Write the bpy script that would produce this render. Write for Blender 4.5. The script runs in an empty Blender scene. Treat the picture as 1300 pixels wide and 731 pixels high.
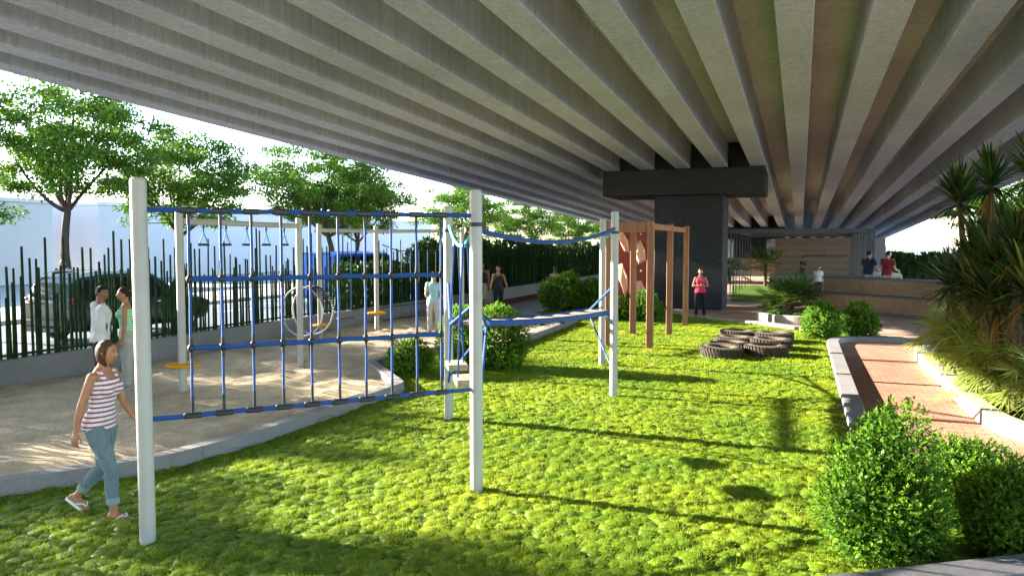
import bpy, bmesh, math, random
import numpy as np
from mathutils import Vector, Matrix, Quaternion
PI = math.pi
R = math.radians
random.seed(7)
rng = np.random.default_rng(11)
sc = bpy.context.scene
COL = sc.collection

# ------------------------------------------------------------------ helpers
def link(o, parent=None):
    COL.objects.link(o)
    if parent is not None:
        o.parent = parent
    return o

def tag(o, label=None, cat=None, group=None, kind=None):
    if label: o['label'] = label
    if cat: o['category'] = cat
    if group: o['group'] = group
    if kind: o['kind'] = kind
    return o

def thing(name, label, cat, loc=(0, 0, 0), rz=0.0, group=None):
    o = bpy.data.objects.new(name, None)
    o.empty_display_size = 0.2
    link(o)
    o.location = loc
    o.rotation_euler = (0, 0, rz)
    return tag(o, label, cat, group)

class MB:
    """collects shapes into one bmesh"""
    def __init__(self):
        self.bm = bmesh.new()
    def box(self, c, size, rot=None, bevel=0.0, seg=1):
        r = bmesh.ops.create_cube(self.bm, size=1.0)
        vs = r['verts']
        bmesh.ops.scale(self.bm, vec=Vector(size), verts=vs)
        if bevel > 0:
            es = list({e for v in vs for e in v.link_edges})
            rb = bmesh.ops.bevel(self.bm, geom=es, offset=bevel, segments=seg, affect='EDGES', profile=0.6)
            vs = list({v for f in rb['faces'] for v in f.verts} | {v for v in vs if v.is_valid})
        M = Matrix.Translation(Vector(c))
        if rot is not None:
            M = M @ (rot if isinstance(rot, Matrix) else Matrix.Rotation(rot, 4, 'Z'))
        bmesh.ops.transform(self.bm, matrix=M, verts=vs)
        return self
    def rings(self, rings, cap=True, closed=False):
        vs = [[self.bm.verts.new(p) for p in ring] for ring in rings]
        n = len(rings[0]); m = len(vs)
        for i in range(m if closed else m - 1):
            a, b = vs[i], vs[(i + 1) % m]
            for j in range(n):
                k = (j + 1) % n
                try: self.bm.faces.new((a[j], a[k], b[k], b[j]))
                except ValueError: pass
        if cap and not closed:
            try:
                self.bm.faces.new(list(reversed(vs[0]))); self.bm.faces.new(vs[-1])
            except ValueError: pass
        return self
    def tube(self, pts, rad, n=8, cap=True, closed=False):
        pts = [Vector(p) for p in pts]
        m = len(pts)
        rad = rad if isinstance(rad, (list, tuple)) else [rad] * m
        rings = []
        up = None
        for i, p in enumerate(pts):
            if closed: t = pts[(i + 1) % m] - pts[i - 1]
            else: t = pts[min(i + 1, m - 1)] - pts[max(i - 1, 0)]
            t.normalize()
            if up is None:
                up = Vector((0, 0, 1)) if abs(t.z) < 0.9 else Vector((1, 0, 0))
            x = up - t * up.dot(t); x.normalize(); y = t.cross(x); up = x
            rings.append([p + (x * math.cos(2 * PI * k / n) + y * math.sin(2 * PI * k / n)) * rad[i] for k in range(n)])
        return self.rings(rings, cap, closed)
    def lathe(self, prof, c=(0, 0, 0), n=24, rot=None, cap=True):
        M = Matrix.Translation(Vector(c)) @ (rot if rot is not None else Matrix.Identity(4))
        rings = [[M @ Vector((r * math.cos(2 * PI * k / n), r * math.sin(2 * PI * k / n), z)) for k in range(n)] for r, z in prof]
        return self.rings(rings, cap)
    def torus(self, c, RR, r, n=32, m=8, rot=None):
        M = Matrix.Translation(Vector(c)) @ (rot if rot is not None else Matrix.Identity(4))
        rings = []
        for i in range(n):
            a = 2 * PI * i / n
            rings.append([M @ Vector(((RR + r * math.cos(b)) * math.cos(a), (RR + r * math.cos(b)) * math.sin(a), r * math.sin(b))) for b in [2 * PI * j / m for j in range(m)]])
        return self.rings(rings, closed=True)
    def poly(self, pts, z0, z1):
        """prism over a plan polygon"""
        lo = [self.bm.verts.new((x, y, z0)) for x, y in pts]
        hi = [self.bm.verts.new((x, y, z1)) for x, y in pts]
        self.bm.faces.new(list(reversed(lo))); self.bm.faces.new(hi)
        n = len(pts)
        for i in range(n):
            self.bm.faces.new((lo[i], lo[(i + 1) % n], hi[(i + 1) % n], hi[i]))
        return self
    def sheet(self, pts, z):
        self.bm.faces.new([self.bm.verts.new((x, y, z)) for x, y in pts])
        return self
    def ellipsoid(self, c, r, rot=None, u=16, v=10):
        M = Matrix.Translation(Vector(c)) @ (rot if rot is not None else Matrix.Identity(4)) @ Matrix.Diagonal((r[0], r[1], r[2], 1))
        bmesh.ops.create_uvsphere(self.bm, u_segments=u, v_segments=v, radius=1.0, matrix=M)
        return self
    def build(self, name, m, parent=None, smooth=True, angle=40):
        bmesh.ops.recalc_face_normals(self.bm, faces=self.bm.faces[:])
        me = bpy.data.meshes.new(name)
        if smooth:
            a = R(angle)
            for f in self.bm.faces: f.smooth = True
            for e in self.bm.edges:
                if len(e.link_faces) == 2:
                    try:
                        if e.calc_face_angle() > a: e.smooth = False
                    except ValueError: pass
        self.bm.to_mesh(me); self.bm.free()
        o = bpy.data.objects.new(name, me)
        me.materials.append(m)
        return link(o, parent)

class Fol:
    """numpy foliage: many small leaf faces in one mesh with a per-leaf random value"""
    def __init__(self):
        self.v = []; self.f = []; self.r = []; self.n = 0
    def add(self, verts, faces, rnd):
        self.v.append(verts.reshape(-1, 3)); self.f.append(faces + self.n); self.r.append(rnd); self.n += len(self.v[-1])
    def leaves(self, P, D, N, L, W, rnd=None, fold=0.15):
        k = len(P)
        D = D / (np.linalg.norm(D, axis=1, keepdims=True) + 1e-9)
        S = np.cross(D, N); S /= (np.linalg.norm(S, axis=1, keepdims=True) + 1e-9)
        U = np.cross(S, D)
        L = np.broadcast_to(np.asarray(L, float), (k,))[:, None]; W = np.broadcast_to(np.asarray(W, float), (k,))[:, None]
        mid = P + D * L * 0.45
        v = np.stack([P, mid - S * W * 0.5 + U * W * fold, P + D * L, mid + S * W * 0.5 + U * W * fold], axis=1)
        f = np.arange(k * 4).reshape(k, 4)
        if rnd is None: rnd = rng.random(k)
        self.add(v, f, np.repeat(rnd, 4))
    def strips(self, P, az, el, L, W, droop, seg=5, rnd=None, tipw=0.05, wpeak=0.35, twist=None):
        """strap leaves: start P, azimuth, elevation, drooping along the length"""
        k = len(P)
        L = np.broadcast_to(np.asarray(L, float), (k,)); W = np.broadcast_to(np.asarray(W, float), (k,))
        pos = P.copy(); pts = []
        h = np.stack([np.cos(az), np.sin(az), np.zeros(k)], 1)
        side = np.stack([-np.sin(az), np.cos(az), np.zeros(k)], 1)
        for i in range(seg + 1):
            s = i / seg
            w = W * (0.55 + 0.45 * min(1, s / wpeak)) * (1 if s < wpeak else (1 - (s - wpeak) / (1 - wpeak)) ** 0.7 * (1 - tipw) + tipw) * 0.5
            a = el - droop * s ** 1.4
            tdir = h * np.cos(a)[:, None] + np.array([0, 0, 1.0]) * np.sin(a)[:, None]
            pts.append(np.stack([pos - side * w[:, None], pos + side * w[:, None]], 1))
            pos = pos + tdir * (L / seg)[:, None]
        v = np.stack(pts, 1)                       # k, seg+1, 2, 3
        base = (np.arange(k) * (seg + 1) * 2)[:, None]
        fs = []
        for i in range(seg):
            fs.append(np.concatenate([base + 2 * i, base + 2 * i + 1, base + 2 * i + 3, base + 2 * i + 2], 1))
        f = np.stack(fs, 1).reshape(-1, 4)
        if rnd is None: rnd = rng.random(k)
        self.add(v, f, np.repeat(rnd, (seg + 1) * 2))
    def mesh(self, name):
        V = np.concatenate(self.v).astype(np.float32); r = np.concatenate(self.r).astype(np.float32)
        quads = np.concatenate([f for f in self.f if f.shape[1] == 4] or [np.zeros((0, 4), int)])
        tris = np.concatenate([f for f in self.f if f.shape[1] == 3] or [np.zeros((0, 3), int)])
        me = bpy.data.meshes.new(name)
        me.vertices.add(len(V)); me.vertices.foreach_set('co', V.ravel())
        idx = np.concatenate([quads.ravel(), tris.ravel()]).astype(np.int32)
        nq, nt = len(quads), len(tris)
        me.loops.add(len(idx)); me.loops.foreach_set('vertex_index', idx)
        me.polygons.add(nq + nt)
        st = np.concatenate([np.arange(nq) * 4, nq * 4 + np.arange(nt) * 3]).astype(np.int32)
        me.polygons.foreach_set('loop_start', st)
        me.update(calc_edges=True)
        a = me.attributes.new('rnd', 'FLOAT', 'POINT'); a.data.foreach_set('value', r)
        return me
    def build(self, name, m, parent=None):
        me = self.mesh(name); me.materials.append(m)
        return link(bpy.data.objects.new(name, me), parent)

def copy_thing(o, loc, rz=None, label=None, scale=None):
    c = o.copy(); COL.objects.link(c); c.location = loc
    if rz is not None: c.rotation_euler = (0, 0, rz)
    if scale is not None: c.scale = (scale,) * 3 if not isinstance(scale, tuple) else scale
    if label: c['label'] = label
    def rec(src, dst):
        for ch in [x for x in KIDS.get(src.name, [])]:
            d = ch.copy(); COL.objects.link(d); d.parent = dst
            rec(ch, d)
    rec(o, c)
    return c
KIDS = {}
def index_kids():
    KIDS.clear()
    for x in bpy.data.objects:
        if x.parent: KIDS.setdefault(x.parent.name, []).append(x)

# ------------------------------------------------------------------ materials
class Mat:
    def __init__(self, name):
        self.m = bpy.data.materials.new(name); self.m.use_nodes = True
        self.t = self.m.node_tree; self.n = self.t.nodes; self.l = self.t.links
        self.b = self.n['Principled BSDF']; self.out = self.n['Material Output']
    def node(self, kind, **kw):
        x = self.n.new(kind)
        for k, v in kw.items(): setattr(x, k, v)
        return x
    def coord(self, which='Object', scale=(1, 1, 1), rot=(0, 0, 0), loc=(0, 0, 0)):
        if which == 'World':
            s = self.node('ShaderNodeNewGeometry').outputs['Position']
        else:
            s = self.node('ShaderNodeTexCoord').outputs[which]
        mp = self.node('ShaderNodeMapping'); mp.inputs['Scale'].default_value = scale
        mp.inputs['Rotation'].default_value = rot; mp.inputs['Location'].default_value = loc
        self.l.new(s, mp.inputs[0]); return mp.outputs[0]
    def noise(self, co, scale, detail=4, rough=0.55, dist=0.0):
        x = self.node('ShaderNodeTexNoise'); x.inputs['Scale'].default_value = scale
        x.inputs['Detail'].default_value = detail; x.inputs['Roughness'].default_value = rough
        x.inputs['Distortion'].default_value = dist
        self.l.new(co, x.inputs['Vector']); return x.outputs['Fac']
    def voro(self, co, scale, feature='F1', out='Distance'):
        x = self.node('ShaderNodeTexVoronoi'); x.feature = feature; x.inputs['Scale'].default_value = scale
        self.l.new(co, x.inputs['Vector']); return x.outputs[out]
    def ramp(self, fac, stops):
        x = self.node('ShaderNodeValToRGB'); el = x.color_ramp.elements
        while len(el) < len(stops): el.new(0.5)
        for e, (p, c) in zip(el, stops):
            e.position = p; e.color = (*c, 1) if len(c) == 3 else c
        self.l.new(fac, x.inputs[0]); return x.outputs[0]
    def mix(self, fac, a, b, blend='MIX'):
        x = self.node('ShaderNodeMix'); x.data_type = 'RGBA'; x.blend_type = blend
        for s, i in ((fac, 0), (a, 6), (b, 7)):
            if isinstance(s, (int, float)): x.inputs[i].default_value = s
            elif isinstance(s, tuple): x.inputs[i].default_value = (*s, 1)
            else: self.l.new(s, x.inputs[i])
        return x.outputs[2]
    def math(self, op, a, b=0.0):
        x = self.node('ShaderNodeMath'); x.operation = op
        for s, i in ((a, 0), (b, 1)):
            if isinstance(s, (int, float)): x.inputs[i].default_value = s
            else: self.l.new(s, x.inputs[i])
        return x.outputs[0]
    def color(self, s):
        if isinstance(s, tuple): self.b.inputs['Base Color'].default_value = (*s, 1)
        else: self.l.new(s, self.b.inputs['Base Color'])
        return self
    def set(self, rough=0.6, spec=0.4, metal=0.0, **kw):
        self.b.inputs['Roughness'].default_value = rough; self.b.inputs['Specular IOR Level'].default_value = spec
        self.b.inputs['Metallic'].default_value = metal
        return self
    def bump(self, h, strength=0.3, dist=0.02):
        x = self.node('ShaderNodeBump'); x.inputs['Strength'].default_value = strength; x.inputs['Distance'].default_value = dist
        self.l.new(h, x.inputs['Height']); self.l.new(x.outputs[0], self.b.inputs['Normal']); return self

def plain(name, c, rough=0.5, var=0.15, scale=6.0, bump=0.0, spec=0.4, metal=0.0, bscale=60.0, which='Object'):
    m = Mat(name); co = m.coord(which)
    f = m.noise(co, scale, 5)
    lo = tuple(x * (1 - var) for x in c); hi = tuple(min(1, x * (1 + var)) for x in c)
    m.color(m.ramp(f, [(0.3, lo), (0.7, hi)])).set(rough, spec, metal)
    if bump: m.bump(m.noise(co, bscale, 4), bump, 0.01)
    return m.m

def leafmat(name, c1, c2, trans=0.4, rough=0.5, c3=None, big=0.25, warm=None):
    m = Mat(name)
    a = m.node('ShaderNodeAttribute'); a.attribute_name = 'rnd'
    fac = a.outputs['Fac']
    stops = [(0.0, c1), (0.75, c2)] + ([(1.0, c3)] if c3 else [])
    col = m.ramp(fac, stops)
    w = m.noise(m.coord('World'), 1.3, 3)
    col = m.mix(1.0, col, m.ramp(w, [(0.3, (1 - big,) * 3), (0.7, (1 + big * 0.4,) * 3)]), 'MULTIPLY')
    m.color(col).set(rough, 0.10)
    tr = m.node('ShaderNodeBsdfTranslucent')
    tc = m.mix(1.0, col, (1.25, 1.25, 0.55), 'MULTIPLY')
    m.l.new(tc, tr.inputs[0])
    mx = m.node('ShaderNodeMixShader'); mx.inputs[0].default_value = trans
    m.l.new(m.b.outputs[0], mx.inputs[1]); m.l.new(tr.outputs[0], mx.inputs[2])
    m.l.new(mx.outputs[0], m.out.inputs['Surface'])
    return m.m

# concrete of the overpass: board-marked, streaked, pitted
def concrete(name, base, streak=True, along=(0.25, 1.0, 1.0)):
    m = Mat(name); co = m.coord('World')
    big = m.noise(co, 0.35, 4)
    c = m.ramp(big, [(0.3, tuple(x * 0.86 for x in base)), (0.7, tuple(x * 1.1 for x in base))])
    if streak:
        cs = m.coord('World', (5.0, 5.0, 0.5))
        s = m.noise(cs, 1.6, 6, 0.65)
        c = m.mix(1.0, c, m.ramp(s, [(0.28, (0.76,) * 3), (0.6, (1.03,) * 3)]), 'MULTIPLY')
    fine = m.noise(co, 26, 6, 0.7)
    c = m.mix(1.0, c, m.ramp(fine, [(0.3, (0.72,) * 3), (0.48, (1.0,) * 3), (0.7, (1.08,) * 3)]), 'MULTIPLY')
    v = m.voro(co, 7)
    pits = m.ramp(v, [(0.0, (0.35,) * 3), (0.09, (1.0,) * 3)])
    pm = m.ramp(m.noise(co, 1.7, 2), [(0.52, (0,) * 3), (0.62, (1,) * 3)])
    c = m.mix(m.math('MULTIPLY', pm, 0.6), c, m.mix(1.0, c, pits, 'MULTIPLY'))
    m.color(c).set(0.85, 0.25)
    m.bump(m.math('ADD', fine, m.math('MULTIPLY', pits, 0.8)), 0.45, 0.02)
    return m.m

M = {}
M['concrete'] = concrete('overpass_concrete', (0.52, 0.55, 0.61))
M['slab'] = concrete('deck_concrete', (0.54, 0.53, 0.51))

def dark_stone():
    m = Mat('dark_pier_render'); co = m.coord('World')
    f = m.noise(co, 22, 6, 0.8)
    c = m.ramp(f, [(0.36, (0.006, 0.007, 0.009)), (0.52, (0.024, 0.026, 0.031)), (0.70, (0.065, 0.067, 0.072))])
    c = m.mix(1.0, c, m.ramp(m.noise(co, 0.8, 3), [(0.3, (0.8,) * 3), (0.7, (1.15,) * 3)]), 'MULTIPLY')
    m.color(c).set(0.8, 0.3); m.bump(f, 0.6, 0.02); return m.m
M['pier'] = dark_stone()

def kerbmat(name, base):
    m = Mat(name); co = m.coord('World')
    f = m.noise(co, 40, 6, 0.7)
    c = m.ramp(f, [(0.3, tuple(x * 0.7 for x in base)), (0.5, base), (0.75, tuple(x * 1.15 for x in base))])
    c = m.mix(1.0, c, m.ramp(m.noise(co, 1.1, 4), [(0.3, (0.82,) * 3), (0.65, (1.05,) * 3)]), 'MULTIPLY')
    # joints between the stones
    w = m.node('ShaderNodeTexBrick'); w.offset = 0.0
    m.color(c).set(0.8, 0.25); m.bump(f, 0.3, 0.01); return m.m
M['kerb'] = kerbmat('kerb_stone', (0.20, 0.195, 0.195))
M['kerb_light'] = kerbmat('pale_kerb_stone', (0.30, 0.28, 0.25))
M['wall_grey'] = kerbmat('grey_wall_concrete', (0.19, 0.187, 0.19))
M['paving'] = kerbmat('grey_paving', (0.33, 0.32, 0.31))

def sandmat():
    m = Mat('play_sand'); co = m.coord('World')
    lump = m.noise(co, 4.5, 5, 0.55, 0.6)
    fine = m.noise(co, 38, 6, 0.85)
    big = m.noise(co, 0.6, 3)
    c = m.ramp(fine, [(0.32, (0.27, 0.205, 0.135)), (0.52, (0.55, 0.44, 0.29)), (0.72, (0.72, 0.60, 0.42))])
    c = m.mix(1.0, c, m.ramp(lump, [(0.3, (0.86, 0.86, 0.86)), (0.6, (1.05,) * 3)]), 'MULTIPLY')
    c = m.mix(1.0, c, m.ramp(big, [(0.3, (0.85,) * 3), (0.7, (1.1,) * 3)]), 'MULTIPLY')
    m.color(c).set(0.9, 0.15)
    m.bump(m.math('ADD', m.math('MULTIPLY', fine, 0.5), lump), 0.6, 0.05); return m.m
M['sand'] = sandmat()

def brickmat(name, c1, c2, mortar, scale=1.0, rot=0.0, bw=0.22, bh=0.11):
    m = Mat(name); co = m.coord('World', rot=(0, 0, rot))
    b = m.node('ShaderNodeTexBrick'); m.l.new(co, b.inputs['Vector'])
    b.inputs['Color1'].default_value = (*c1, 1); b.inputs['Color2'].default_value = (*c2, 1); b.inputs['Mortar'].default_value = (*mortar, 1)
    b.inputs['Scale'].default_value = scale; b.inputs['Mortar Size'].default_value = 0.009; b.inputs['Mortar Smooth'].default_value = 0.3
    b.inputs['Bias'].default_value = 0.0; b.inputs['Brick Width'].default_value = bw; b.inputs['Row Height'].default_value = bh
    c = b.outputs['Color']
    n = m.noise(co, 30, 5, 0.7); big = m.noise(co, 0.9, 4)
    c = m.mix(1.0, c, m.ramp(n, [(0.3, (0.78,) * 3), (0.65, (1.1,) * 3)]), 'MULTIPLY')
    c = m.mix(1.0, c, m.ramp(big, [(0.3, (0.8,) * 3), (0.7, (1.12,) * 3)]), 'MULTIPLY')
    m.color(c).set(0.75, 0.3)
    m.bump(m.math('SUBTRACT', m.math('MULTIPLY', n, 0.3), b.outputs['Fac']), 0.5, 0.006); return m.m
M['brick'] = brickmat('clay_pavers', (0.33, 0.16, 0.105), (0.41, 0.22, 0.145), (0.17, 0.09, 0.065))
M['plaza'] = brickmat('plaza_pavers', (0.34, 0.20, 0.14), (0.42, 0.27, 0.19), (0.2, 0.13, 0.1), bw=0.3, bh=0.15)
M['redline'] = plain('red_paver_band', (0.30, 0.055, 0.035), 0.7, 0.25, 12)
M['maroon'] = plain('maroon_rubber', (0.20, 0.045, 0.055), 0.8, 0.15, 20, which='World')
M['bluemat'] = plain('blue_rubber', (0.03, 0.08, 0.55), 0.7, 0.15, 20, which='World')

def asphalt():
    m = Mat('road_asphalt'); co = m.coord('World')
    f = m.noise(co, 60, 4, 0.7)
    c = m.ramp(f, [(0.3, (0.075, 0.078, 0.088)), (0.7, (0.14, 0.143, 0.155))])
    c = m.mix(1.0, c, m.ramp(m.noise(co, 0.25, 4), [(0.3, (0.8,) * 3), (0.7, (1.15,) * 3)]), 'MULTIPLY')
    m.color(c).set(0.5, 0.5); m.bump(f, 0.2, 0.01); return m.m
M['asphalt'] = asphalt()
M['roadpaint'] = plain('road_paint', (0.75, 0.75, 0.74), 0.6, 0.12, 8, which='World')
M['soil'] = plain('planting_soil', (0.06, 0.045, 0.03), 0.95, 0.4, 9, 0.6, 0.1, which='World')

def turf():
    m = Mat('lawn_turf'); co = m.coord('World')
    c = m.ramp(m.noise(co, 14, 5, 0.65), [(0.3, (0.03, 0.07, 0.01)), (0.7, (0.075, 0.13, 0.018))])
    m.color(c).set(0.9, 0.1); m.bump(m.noise(co, 30, 4), 0.8, 0.03); return m.m
M['turf'] = turf()

def grass():
    m = Mat('grass_blades')
    a = m.node('ShaderNodeAttribute'); a.attribute_name = 'rnd'
    co = m.coord('World')
    col = m.ramp(a.outputs['Fac'], [(0.0, (0.075, 0.15, 0.010)), (0.45, (0.20, 0.285, 0.018)), (0.93, (0.28, 0.345, 0.028)), (1.0, (0.27, 0.27, 0.045))])
    w = m.noise(co, 0.55, 4)
    col = m.mix(1.0, col, m.ramp(w, [(0.32, (0.62, 0.78, 0.8)), (0.66, (1.18, 1.08, 0.9))]), 'MULTIPLY')
    m.color(col).set(0.55, 0.2)
    tr = m.node('ShaderNodeBsdfTranslucent'); m.l.new(m.mix(1.0, col, (1.3, 1.2, 0.5), 'MULTIPLY'), tr.inputs[0])
    mx = m.node('ShaderNodeMixShader'); mx.inputs[0].default_value = 0.35
    m.l.new(m.b.outputs[0], mx.inputs[1]); m.l.new(tr.outputs[0], mx.inputs[2])
    m.l.new(mx.outputs[0], m.out.inputs['Surface']); return m.m
M['grass'] = grass()

M['post'] = plain('off_white_post_paint', (0.35, 0.34, 0.315), 0.45, 0.07, 3, 0.08, 0.4, bscale=20)
def rope(name, c):
    m = Mat(name); co = m.coord('World')
    w = m.node('ShaderNodeTexWave'); w.bands_direction = 'DIAGONAL'; w.inputs['Scale'].default_value = 30; w.inputs['Distortion'].default_value = 1.5
    m.l.new(co, w.inputs['Vector'])
    m.color(m.ramp(w.outputs['Fac'], [(0.2, tuple(x * 0.7 for x in c)), (0.7, tuple(x * 1.15 for x in c))])).set(0.6, 0.35)
    m.bump(w.outputs['Fac'], 0.4, 0.004); return m.m
M['rope'] = rope('blue_braided_rope', (0.008, 0.06, 0.25))
M['rope_light'] = rope('light_blue_rope', (0.07, 0.36, 0.52))
M['rope_dark'] = rope('dark_rope', (0.02, 0.03, 0.06))
M['clamp'] = plain('dark_clamp_rubber', (0.014, 0.017, 0.026), 0.5, 0.2, 20)
M['yellow'] = plain('yellow_plastic', (0.60, 0.28, 0.0), 0.7, 0.08, 8, 0, 0.05)
M['plank'] = plain('grey_timber_plank', (0.30, 0.24, 0.18), 0.7, 0.3, 9, 0.3)
M['metal'] = plain('brushed_steel', (0.5, 0.5, 0.49), 0.35, 0.1, 10, metal=0.9)
M['steel_grey'] = plain('grey_painted_steel', (0.05, 0.055, 0.065), 0.5, 0.12, 5)
M['black'] = plain('black_plastic', (0.015, 0.015, 0.017), 0.5, 0.2, 12)
def wood(name, c, axis='Z'):
    m = Mat(name)
    sc_ = {'Z': (14, 14, 0.9), 'X': (0.9, 14, 14), 'Y': (14, 0.9, 14)}[axis]
    co = m.coord('Object', sc_)
    f = m.noise(co, 1.5, 6, 0.6, 0.8)
    m.color(m.ramp(f, [(0.25, tuple(x * 0.6 for x in c)), (0.5, c), (0.75, tuple(x * 1.3 for x in c))])).set(0.6, 0.3)
    m.bump(f, 0.15, 0.01); return m.m
M['wood'] = wood('reddish_brown_timber', (0.27, 0.115, 0.06))
M['stagewood'] = plain('brown_clad_boards', (0.19, 0.135, 0.10), 0.75, 0.12, 2.5, 0.2, 0.2)
M['seatwall'] = plain('brown_textured_render', (0.23, 0.155, 0.10), 0.85, 0.15, 5, 0.3, 0.2, which='World')
M['coping'] = plain('dark_stone_coping', (0.075, 0.075, 0.085), 0.6, 0.2, 12, 0.2, which='World')
def redpanel():
    m = Mat('red_climbing_panel'); co = m.coord('Object')
    m.color(m.ramp(m.noise(co, 2.2, 4), [(0.3, (0.13, 0.008, 0.008)), (0.7, (0.24, 0.016, 0.014))])).set(0.45, 0.4); return m.m
M['redpanel'] = redpanel()
M['hold'] = plain('salmon_hold', (0.68, 0.33, 0.235), 0.6, 0.12, 5, 0.15)
M['sunlit_red'] = plain('sunlit_red_base', (0.6, 0.03, 0.02), 0.5, 0.1, 6)  # brighter red that paints sunlight onto the foot of the panel
M['tyre'] = plain('weathered_tyre_rubber', (0.105, 0.083, 0.06), 0.8, 0.3, 9, 0.15, 0.25)
M['tread'] = plain('worn_tread_rubber', (0.045, 0.037, 0.029), 0.85, 0.3, 12, 0.2, 0.2)
M['tyre_black'] = plain('black_tyre', (0.016, 0.016, 0.017), 0.75, 0.2, 12)
M['building'] = plain('pale_building_render', (0.52, 0.52, 0.54), 0.8, 0.03, 0.6, which='World')
M['buildroof'] = plain('pale_roof', (0.6, 0.6, 0.58), 0.8, 0.05, 1, which='World')
M['bark'] = plain('dark_bark', (0.05, 0.038, 0.03), 0.9, 0.35, 14, 0.6, 0.15)
M['palmbark'] = plain('fibrous_palm_bark', (0.075, 0.048, 0.03), 0.9, 0.4, 22, 0.6, 0.15)
M['bamboo'] = plain('green_bamboo', (0.012, 0.034, 0.010), 0.7, 0.4, 5, 0.1, 0.08, which='World')
M['bamboo_pale'] = plain('pale_weathered_bamboo', (0.10, 0.13, 0.06), 0.5, 0.2, 4, which='World')
M['treeleaf'] = leafmat('tree_leaves', (0.035, 0.09, 0.012), (0.075, 0.16, 0.016), 0.32, 0.5, (0.13, 0.22, 0.025))
M['shrubleaf'] = leafmat('shrub_leaves', (0.035, 0.095, 0.012), (0.10, 0.21, 0.02), 0.38, 0.55, (0.19, 0.31, 0.035))
M['hedgeleaf'] = leafmat('hedge_leaves', (0.02, 0.05, 0.012), (0.04, 0.09, 0.02), 0.2, 0.55)
M['cordleaf'] = leafmat('sword_leaves', (0.015, 0.04, 0.012), (0.045, 0.09, 0.022), 0.25, 0.35, (0.24, 0.22, 0.06))
M['dryleaf'] = leafmat('dry_orange_leaves', (0.12, 0.055, 0.018), (0.26, 0.125, 0.04), 0.3, 0.6)
M['strapleaf'] = leafmat('strap_leaves', (0.10, 0.16, 0.03), (0.27, 0.33, 0.07), 0.38, 0.4, (0.5, 0.52, 0.22))
M['fanleaf'] = leafmat('fan_palm_leaves', (0.035, 0.075, 0.02), (0.09, 0.15, 0.035), 0.3, 0.4, (0.2, 0.24, 0.08))
M['core'] = plain('dark_twigs', (0.02, 0.03, 0.01), 0.9, 0.4, 10)

# ------------------------------------------------------------------ the setting (x across the overpass, y along it)
def struct(o): return tag(o, kind='structure')
b = MB(); b.sheet([(-400, -150), (400, -150), (400, 900), (-400, 900)], -0.03); struct(b.build('ground', M['paving'], smooth=False))
b = MB(); b.sheet([(-23, -60), (-12.9, -60), (-12.9, 300), (-23, 300)], -0.014); struct(b.build('road', M['asphalt'], smooth=False))
b = MB(); b.poly([(-30, -60), (-23, -60), (-23, 300), (-30, 300)], -0.02, 0.12); struct(b.build('pavement', M['paving'], smooth=False))
b = MB()
for k in range(30):
    b.sheet([(-20.1, -20 + k * 6), (-19.95, -20 + k * 6), (-19.95, -16.5 + k * 6), (-20.1, -16.5 + k * 6)], -0.010)
b.sheet([(-22.6, -60), (-22.48, -60), (-22.48, 300), (-22.6, 300)], -0.010)
struct(b.build('road_markings', M['roadpaint'], smooth=False))

def smooth_poly(pts, rad=0.5, n=6):
    """rounds the inner corners of an open polyline"""
    out = [Vector(pts[0])]
    for i in range(1, len(pts) - 1):
        p, a, c = Vector(pts[i]), Vector(pts[i - 1]), Vector(pts[i + 1])
        r = min(rad, (p - a).length * 0.45, (c - p).length * 0.45)
        s = p + (a - p).normalized() * r; e = p + (c - p).normalized() * r
        for k in range(n + 1):
            t = k / n; out.append(s * (1 - t) ** 2 + p * 2 * t * (1 - t) + e * t * t)
    out.append(Vector(pts[-1])); return out

def resample(pts, step):
    out = [pts[0].copy()]; acc = 0
    for a, c in zip(pts[:-1], pts[1:]):
        L = (c - a).length
        if L < 1e-6: continue
        d = step - acc
        while d <= L:
            out.append(a + (c - a) * (d / L)); d += step
        acc = (acc + L) % step
    if (out[-1] - pts[-1]).length > step * 0.3: out.append(pts[-1].copy())
    return out

def kerb(pts, w, h, rad=0.4, stone=1.0, z0=-0.02, m='kerb', sub=0.125, name='kerb'):
    """stones laid end to end; pts is one edge, w the signed width to its left"""
    P = resample(smooth_poly(pts, rad), sub)
    N = []
    for i in range(len(P)):
        t = P[min(i + 1, len(P) - 1)] - P[max(i - 1, 0)]; t.normalize(); N.append(Vector((-t.y, t.x)))
    b = MB(); per = max(1, round(stone / sub)); i = 0
    ch = 0.012
    s = 1 if w > 0 else -1
    while i < len(P) - 1:
        j = min(i + per, len(P) - 1); rings = []
        for k in range(i, j + 1):
            p = P[k].copy()
            if k == i: p = p + (P[k + 1] - P[k]).normalized() * 0.002
            if k == j: p = p - (P[k] - P[k - 1]).normalized() * 0.002
            n = N[k]; q = p + n * w; cn = n * ch * s
            rings.append([(p.x, p.y, z0), (p.x, p.y, h - ch), (p.x + cn.x, p.y + cn.y, h), (q.x - cn.x, q.y - cn.y, h), (q.x, q.y, h - ch), (q.x, q.y, z0)])
        b.rings(rings); i = j
    return struct(b.build(name, M[m], angle=25))

def inside(P, poly):
    x, y = P[:, 0], P[:, 1]; c = np.zeros(len(P), bool); n = len(poly)
    for i in range(n):
        x1, y1 = poly[i]; x2, y2 = poly[i - 1]
        m = ((y1 > y) != (y2 > y)) & (x < (x2 - x1) * (y - y1) / (y2 - y1 + 1e-12) + x1)
        c ^= m
    return c

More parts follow.
